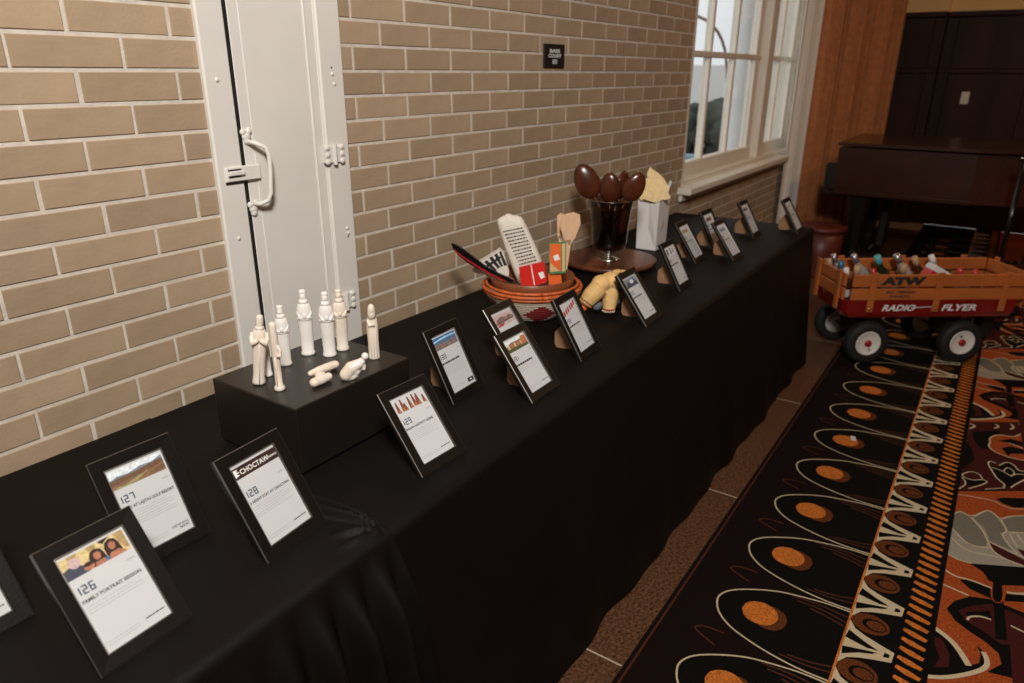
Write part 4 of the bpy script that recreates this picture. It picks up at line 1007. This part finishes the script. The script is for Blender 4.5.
for i in range(n2):
    for k_ in range(n1): f.append((i * n1 + k_, i * n1 + (k_ + 1) % n1, (i + 1) * n1 + (k_ + 1) % n1, (i + 1) * n1 + k_))
for k_ in range(n1): f.append((n2 * n1 + k_, n2 * n1 + (k_ + 1) % n1, ctr))
obj('crumpled_sheet', v, f, 'tissue_yellow', tp)
AT = Vector((2.93, 1.225, 0)); tl = tp.location
def tissue_leaf(pxs, back=0):
    o = slab_on('tissue_leaf', pxs, AT, .004, 'tissue_yellow', tp, back); o.location = -tl
    return o
for q, bk_ in (([(646, 198), (649, 186), (647, 174), (650, 167), (653, 170), (658, 173), (664, 179), (668, 186), (662, 190), (660, 199)], .01), ([(638, 195), (637, 190), (641, 188), (644, 183), (648, 186), (652, 184), (655, 191), (653, 199), (641, 199)], -.03),
               ([(650, 199), (653, 190), (658, 186), (660, 190), (665, 184), (669, 187), (668, 192), (671, 197), (666, 199)], -.02), ([(643, 197), (646, 191), (651, 189), (657, 193), (662, 198), (655, 201)], -.045), ([(641, 190), (645, 179), (649, 177), (651, 188), (647, 194)], -.005)): tissue_leaf(q, bk_)
o = slab_on('tissue_stalk', [(664, 194), (670, 180), (672, 181), (667, 196)], AT, .004, 'paper', tp, -.01); o.location = -tl

# ================================================================== TAN SOFT ANIMAL
AC = Vector((1.955, .985, TZ - .002)); AV = Vector((AC.x, AC.y, 0)).normalized()
an = thing('soft_animal', 'tan buckskin soft animal with banded limbs, behind a framed card', 'soft toy', AC)
def Q(px, py, back=0):
    q = near(px, py, AC + AV * (back + max(0, px - 608) * .0042)) - AC; q.z = max(q.z, .018); return q
FZ = .004
l0, l1, l2 = Q(600, 287), Q(591, 296, -.01), Q(584.5, 305, -.016)
r0, r1, r2 = Q(611, 290, .012), Q(609.5, 303, .004), Q(608.5, 316, .0)
k0, k1, k2 = Q(620, 288, .05), Q(622, 300, .06), Q(622, 310, .065)
m0, m1, m2 = Q(600, 289, .06), Q(598, 300, .065), Q(598, 309, .07)
blob('body', [tube_vf([l0, l1, l2], [.031, .029, .023], 14), tube_vf([r0, r1, r2], [.029, .024, .019], 14), tube_vf([k0, k1, k2], [.026, .02, .016], 12), tube_vf([m0, m1, m2], [.026, .02, .016], 12),
              ball_vf(Q(602, 283, .015), (.034, .034, .027)), ball_vf(Q(611, 281, .02), (.038, .038, .030)), ball_vf(Q(620, 281, .03), (.036, .036, .030)), ball_vf(Q(622, 273, .025), (.026, .02, .010))], 'buckskin', an, .0035)
def band(a_, b_, t0, t1, r_, m): tube('band', [a_.lerp(b_, t0), a_.lerp(b_, t1)], r_, m, an, 16)
band(l1, l2, .55, .66, .0265, 'buckskin_band'); band(l1, l2, .80, .90, .0250, 'buckskin_band'); band(r1, r2, .78, .97, .0208, 'bead_red'); band(k1, k2, .7, .9, .018, 'bead_red')
for k_ in range(7):
    a_ = PI * .75 + k_ * .36; c_ = r1.lerp(r2, .88); v, f = ball_vf((c_.x + .0205 * math.cos(a_), c_.y + .0205 * math.sin(a_), c_.z), .0034, 8, 6); obj('bead', v, f, 'coil_cream', an, True)
v, f = ball_vf(l2 + (l2 - l1).normalized() * .010, (.016, .016, .012)); obj('snout', v, f, 'card_orange', an, True)
v, f = ball_vf(Q(597, 305, .01), (.024, .018, .018)); obj('saddle_cloth', v, f, 'felt_grey', an, True)
v, f = ball_vf(Q(616, 298, .02), (.022, .022, .024)); obj('saddle_cloth', v, f, 'felt_grey', an, True)
for k_, (pp) in enumerate((((612, 286), (617, 282), (622, 277)), ((613, 289), (618, 286), (624, 282)), ((614, 283), (618, 278), (623, 274)))):
    tube('fringe', [Q(*q, -.020 + .004 * k_) for q in pp], .0032, 'buckskin_band' if k_ % 2 == 0 else 'coil_cream', an, 6)
v, f = ball_vf(Q(617, 271.5, .02), (.022, .014, .006)); obj('ear', v, f, 'buckskin', an, True)

# ================================================================== WALL SIGN
a, b = on_y(543, 44, WALL), on_y(562.5, 67, WALL)
sg = thing('wall_sign', 'small black plate with pale lettering on the brick wall', 'sign', ((a.x + b.x) / 2, WALL, (a.z + b.z) / 2)); sw, sh = (b.x - a.x) / 2, (a.z - b.z) / 2 + .002
box('plate', (-sw, sw, -.008, -.0008, -sh, sh), 'sign_black', sg, .0012)
mb = MB()
for s_, zz, wd, sz in (('BASS', .011, .074, .017), ('COURT', -.006, .094, .017)):
    v, f = text_vf(s_, sz, (0, 0), 'CENTER', 1, .03); w_ = max(q[0] for q in v) - min(q[0] for q in v); mb.add([(q[0] * wd / w_, -.0083, zz + q[1]) for q in v], f, 'ink_white'); mb.build('lettering', sg); mb = MB()
box('grey_patch', (-.016, .018, -.0086, -.008, -.0285, -.0125), 'ink_grey', sg)

# ================================================================== WAGON
wy = math.radians(-53.8); A0 = Vector((4.015, .405)); U = Vector((math.cos(wy), math.sin(wy))); V = Vector((-U.y, U.x))
wg = thing('toy_wagon', 'red metal wagon with wooden slat sides and white-hubbed tyres', 'wagon', (A0.x, A0.y, .0055), wy)
WW = .35   # local: x along the near side, y away from viewer, 0 at the near wheel faces
tr = MB(); z0_, z1_ = .262, .362
pr = [(-.165, .0), (.755, .0), (.775, .03), (.775, WW - .03), (.755, WW), (-.165, WW), (-.185, WW - .03), (-.185, .03)]
pb = [(-.13, .02), (.73, .02), (.745, .045), (.745, WW - .045), (.73, WW - .02), (-.13, WW - .02), (-.145, WW - .045), (-.145, .045)]
n = 8; v = [(x, y, z0_) for x, y in pb] + [(x, y, z0_ + .02) for x, y in [(a * .5 + c * .5, b * .5 + d * .5) for (a, b), (c, d) in zip(pr, pb)]] + [(x, y, z1_) for x, y in pr] + [(x + (.008 if x < .3 else -.008), y + (.008 if y < .2 else -.008), z1_) for x, y in pr] + [(x * .98 + .005, y * .94 + .012, z0_ + .012) for x, y in pb]
f = [tuple(range(7, -1, -1))] + [(k_ * 8 + i, k_ * 8 + (i + 1) % 8, (k_ + 1) * 8 + (i + 1) % 8, (k_ + 1) * 8 + i) for k_ in range(4) for i in range(8)] + [tuple(range(32, 40))]
tray = obj('tray', v, f, 'wagon_red', wg)
def lettering(name, s, size, x, zz, m, sx=1, shear=0, bold=.02, parent=None, yy=-.0062, align='LEFT'):
    v, f = text_vf(s, size, (0, 0), align, sx, bold); o = obj(name, [(x + q[0] + shear * q[1], yy, zz + q[1]) for q in v], f, m, parent); return o
def slat(x0, x1, y0, y1, za, zb, name='slat'): return box(name, (x0, x1, y0, y1, za, zb), 'wagon_wood', wg, .003)
s1 = slat(-.150, .785, -.006, .010, .434, .499); s2 = slat(-.150, .785, -.006, .010, .362, .424)
lettering('lettering', 'ATW', .052, .006, .4475, 'ink_black', 1.75, .12, .085, s1)
lettering('lettering', 'ALL', .018, .030, .4005, 'ink_black', 1.35, .2, .05, s2); lettering('lettering', 'TERRAIN', .018, .085, .4005, 'ink_black', 1.35, .2, .05, s2); lettering('lettering', 'WAGON', .018, .105, .3775, 'ink_black', 1.45, .2, .05, s2, -.0062, 'CENTER')
slat(-.150, .785, WW - .010, WW + .006, .434, .499); slat(-.150, .785, WW - .010, WW + .006, .362, .424)
for xe in (-.182, .792):
    slat(xe - .008, xe + .008, .012, WW - .012, .434, .499); slat(xe - .008, xe + .008, .012, WW - .012, .362, .424)
    for yy in (.055, WW - .055): st = slat(xe - (.022 if xe < 0 else -.010), xe - (.008 if xe < 0 else -.022), yy - .018, yy + .018, .305, .515, 'end_stake')
for xx in (-.045, .305, .66):
    for yy, sg_ in ((-.018, -1), (WW + .006, 1)):
        st = slat(xx - .017, xx + .017, yy, yy + .012, .300, .512, 'stake')
        v, f = ball_vf((xx, yy if sg_ < 0 else yy + .012, .318), (.007, .004, .007), 8, 6); obj('bolt', v, f, 'steel', st, True)
lettering('lettering', 'RADIO', .047, .026, .303, 'ink_white', 1.22, .35, .03, tray, -.0015); lettering('lettering', 'FLYER', .047, .345, .303, 'ink_white', 1.50, .35, .03, tray, -.0015)
obj('lettering_stroke', [(.185, -.0015, .316), (.33, -.0015, .326), (.33, -.0015, .329), (.185, -.0015, .321)], [(0, 1, 2, 3)], 'ink_white', tray)
for xx in (-.005, .510):
    tube('axle', [(xx, .01, .118), (xx, WW + .05, .118)], .008, 'dark_metal', wg)
    box('axle_bracket', (xx - .04, xx + .04, .10, WW - .08, .12, .268), 'dark_metal', wg, .006)
    for yy, sd in ((.0, -1), (WW + .04, 1)):
        yc = yy + sd * -.03 if sd < 0 else yy
        mb = MB()
        v, f = lathe_vf([(.070, -.030), (.096, -.034), (.111, -.026), (.118, -.012), (.118, .012), (.111, .026), (.096, .034), (.070, .030)], 32); mb.add([(xx + q[0], (yc + q[2]), .118 + q[1]) for q in v], f[:-2], 'tyre')
        wh = mb.build('tyre', wg, True)
        for k_ in range(24):
            a = 2 * PI * k_ / 24; pass
        v, f = lathe_vf([(.001, -.020), (.020, -.022), (.050, -.018), (.060, -.028), (.066, -.030), (.068, -.024), (.068, .024), (.001, .020)], 28); obj('hub', [(xx + q[0], (yc + q[2] * (1 if sd < 0 else -1)), .118 + q[1]) for q in v], f, 'hub_white', wh, True)
        v, f = lathe_vf([(.001, -.034), (.016, -.033), (.019, -.026), (.019, -.018)], 16); obj('hub_cap', [(xx + q[0], (yc + q[2] * (1 if sd < 0 else -1)), .118 + q[1]) for q in v], f, 'hub_red', wh, True)
        v, f = ball_vf((xx + (-.012 if xx > .2 else .012), yc + (-.024 if sd < 0 else .024), .118 + (.034 if xx > .2 else -.036)), (.005, .008, .005), 8, 6); obj('valve', v, f, 'tyre', wh, True)
tube('pull_handle', [(.73, WW / 2, .20), (.80, WW / 2, .17), (.95, WW / 2, .10), (1.45, WW / 2, .03)], .009, 'dark_metal', wg); box('handle_yoke', (.69, .76, WW / 2 - .04, WW / 2 + .04, .10, .275), 'dark_metal', wg, .006)
# bottles and boxes inside
def place(px, py, y_l):
    """point on the pixel ray at local wagon depth y_l"""
    d = ray(px, py); o2 = A0 + V * y_l; t = (o2.dot(V)) / (d[0] * V.x + d[1] * V.y); return Vector((d[0] * t, d[1] * t, d[2] * t + CAM_Z))
def bottle(px, py, yl, cap, body, label, tilt=(.25, .1), neck=.011, L_=.30):
    top = place(px, py, yl); d = Vector((tilt[0] * U.x + tilt[1] * V.x, tilt[0] * U.y + tilt[1] * V.y, -1)).normalized()
    ln = min(L_, (top.z - .295) / -d.z); basep = top + d * ln
    t = thing('bottle', label, 'bottle', basep, 0, 'bottles packed in the wagon'); up = -d; a = up.cross(Vector((0, 1, 0))).normalized(); b = up.cross(a)
    Mx = Matrix(((a.x, b.x, up.x), (a.y, b.y, up.y), (a.z, b.z, up.z)))
    R_ = .034
    v, f = lathe_vf([(R_ * .9, 0), (R_, .005), (R_, ln - .115), (R_ * .8, ln - .095), (neck, ln - .07), (neck, ln - .032)], 16); obj('bottle_glass', [Mx @ Vector(q) for q in v], f, body, t, True)
    v, f = lathe_vf([(neck + .002, ln - .05), (neck + .003, ln - .03), (neck + .003, ln), (.002, ln + .001)], 14); obj('cap_foil', [Mx @ Vector(q) for q in v], f, cap, t, True)
    v, f = lathe_vf([(R_ + .0005, ln * .3), (R_ + .0005, ln * .5)], 16); obj('bottle_label', [Mx @ Vector(q) for q in v], f[:-2], 'paper', t, True)
mat('foil_blue', (.05, .22, .36), .3, metal=.4); mat('foil_teal', (.10, .42, .48), .4); mat('foil_silver', (.45, .44, .46), .3, metal=.8); mat('foil_tan', (.48, .32, .18), .4); mat('foil_red', (.5, .04, .04), .3)
mat('bottle_green', (.010, .018, .008), .08, coat=.5); mat('bottle_amber', (.05, .015, .006), .08, coat=.5); mat('bottle_clear', (.30, .30, .30), .08, coat=.5)
bottle(833, 254, .31, 'foil_silver', 'bottle_clear', 'bottle with silver top at the far left corner of the wagon', (.45, -.1))
bottle(829, 259, .26, 'foil_tan', 'bottle_amber', 'bottle with tan top leaning on the left end slats of the wagon', (.35, .1))
bottle(841, 261, .24, 'foil_blue', 'bottle_green', 'bottle with dark blue cap in the left part of the wagon', (.2, .0))
bottle(853, 254.5, .22, 'foil_silver', 'bottle_clear', 'bottle with long grey foil neck, left of the turquoise one', (.65, -.05), .014)
bottle(858, 266, .10, 'foil_tan', 'bottle_amber', 'bottle with beige top low behind the front slats', (.1, .2), .014)
bottle(877, 256, .20, 'foil_teal', 'bottle_green', 'bottle with turquoise foil top in the middle of the wagon', (.55, .1), .015)
bottle(873, 269, .07, 'foil_red', 'bottle_green', 'bottle with red cap just behind the front slats', (.3, .1))
bottle(896, 254.5, .22, 'foil_silver', 'bottle_clear', 'bottle with pale grey top above the letters on the wagon', (.65, .0), .016)
bottle(904, 264, .10, 'foil_tan', 'bottle_green', 'bottle with cream neck in front of the pale grey topped one', (.1, .1), .014)
bottle(914, 257, .25, 'foil_tan', 'bottle_amber', 'bottle with wooden tan stopper right of the pale grey one', (.6, .0), .014)
bottle(931, 255.5, .22, 'ink_white', 'bottle_clear', 'bottle with white neck behind the red and white box', (.6, .0), .012)
bottle(960, 268, .22, 'foil_red', 'bottle_amber', 'bottle with small red cap at the right end of the wagon', (.3, .0))
bottle(975, 270, .20, 'foil_red', 'bottle_green', 'bottle with red shiny cap nearest the right end slats', (.3, .0))
bottle(846, 268, .12, 'ink_white', 'bottle_amber', 'bottle with white cap low in the left part of the wagon', (.3, .1))
bottle(948, 270, .10, 'piano_black', 'bottle_green', 'dark bottle lying low right of the red and white box', (.25, .2))
c = place(934, 270, .12); gbx = thing('drink_box', 'red and white carton tilted among the bottles in the wagon', 'carton', (c.x, c.y, c.z - .06), wy)
bx_ = box('carton', (-.06, .06, -.035, .035, -.09, .075), 'pack_red', gbx, .003); bx_.rotation_euler = (0, .5, 0)
o = box('white_panel', (-.062, .062, -.037, .037, .045, .077), 'ink_white', gbx, .003); o.rotation_euler = (0, .5, 0)

# ================================================================== PIANO, STOOL, BACKGROUND
pn = thing('grand_piano', 'dark red-brown grand piano standing behind the wagon', 'piano', (6.0, 1.062, .03), 0)
out = [(0, 0), (0, -.9), (.06, -1.2), (.2, -1.5), (.45, -1.75), (.65, -1.82), (.85, -1.75), (.97, -1.55), (1.02, -1.2), (1.02, 0)]
v, f = prism_vf(out[::-1], .34); obj('case_rim', [(x, y, .58 + zz) for x, y, zz in v], f, 'piano_wood', pn)
lid = [(x * 1.03 - .02, y * 1.015 + .01) for x, y in out]; v, f = prism_vf(lid[::-1], .022); obj('lid', [(x, y, .935 + zz) for x, y, zz in v], f, 'piano_wood', pn)
box('fallboard_cheek', (0, .07, -.01, .075, .60, .80), 'piano_black', pn, .01); box('fallboard_cheek', (.95, 1.02, -.01, .075, .60, .80), 'piano_black', pn, .01)
box('key_bed', (.02, 1.00, -.3, .075, .56, .62), 'piano_black', pn, .008)
box('moulding', (-.012, .0, -.92, 0, .575, .60), 'piano_wood', pn)
for x, y in ((.14, -.18), (.9, -.18), (.6, -1.55)):
    lathe('leg', [(.035, -.03), (.045, .05), (.055, .1), (.05, .14), (.075, .48), (.085, .58)], 'piano_black', pn, 8, (x, y, 0), smooth=False)
ly = box('pedal_lyre', (.50, .74, -.36, -.30, .10, .56), 'piano_black', pn, .01)
for x in (.55, .62, .69): tube('pedal', [(x, -.30, .08), (x, -.20, .05)], .01, 'piano_black', ly)
sl = thing('round_stool', 'low round red wooden stool beyond the far end of the table', 'stool', (5.85, 1.06, 0), 0)
lathe('stool_top', [(.02, .345), (.165, .345), (.172, .355), (.172, .372), (.163, .380), (.001, .380)], 'red_wood', sl, 40); lathe('stool_drum', [(.15, 0), (.155, .02), (.145, .17), (.155, .345)], 'red_wood', sl, 40)
pst = thing('floor_stand', 'glossy black upright stand at the right edge beside the piano', 'stand', (5.5, -.10, 0), 0)
tube('post', [(0, 0, .02), (0, 0, 1.0)], .016, 'gloss_black', pst, 12); lathe('stand_base', [(.16, 0), (.16, .012), (.02, .03)], 'gloss_black', pst, 24)
tube('crossbar', [(0, .03, .985), (0, -.2, .985)], .012, 'gloss_black', pst); 
for y in (.02, -.04):
    v, f = ball_vf((-.012, y, .99), .008, 8, 6); obj('knob', v, f, 'steel', pst, True)
sw_ = thing('light_switch', 'ivory light switch plate on the dark panelled wall', 'switch', (XF - .015, .457, 1.253), 0)
box('plate', (-.008, 0, -.035, .035, -.057, .057), 'switch_ivory', sw_, .003); box('toggle', (-.018, -.006, -.006, .006, -.012, .012), 'switch_ivory', sw_)
t = thing('ceiling_light', 'round white ceiling light over the far room, out of view', 'ceiling light', (5.2, -1.0, CEIL), 0)
lathe('canopy', [(.30, -.001), (.30, -.06), (.28, -.065), (.001, -.065)], 'hub_white', t, 32)
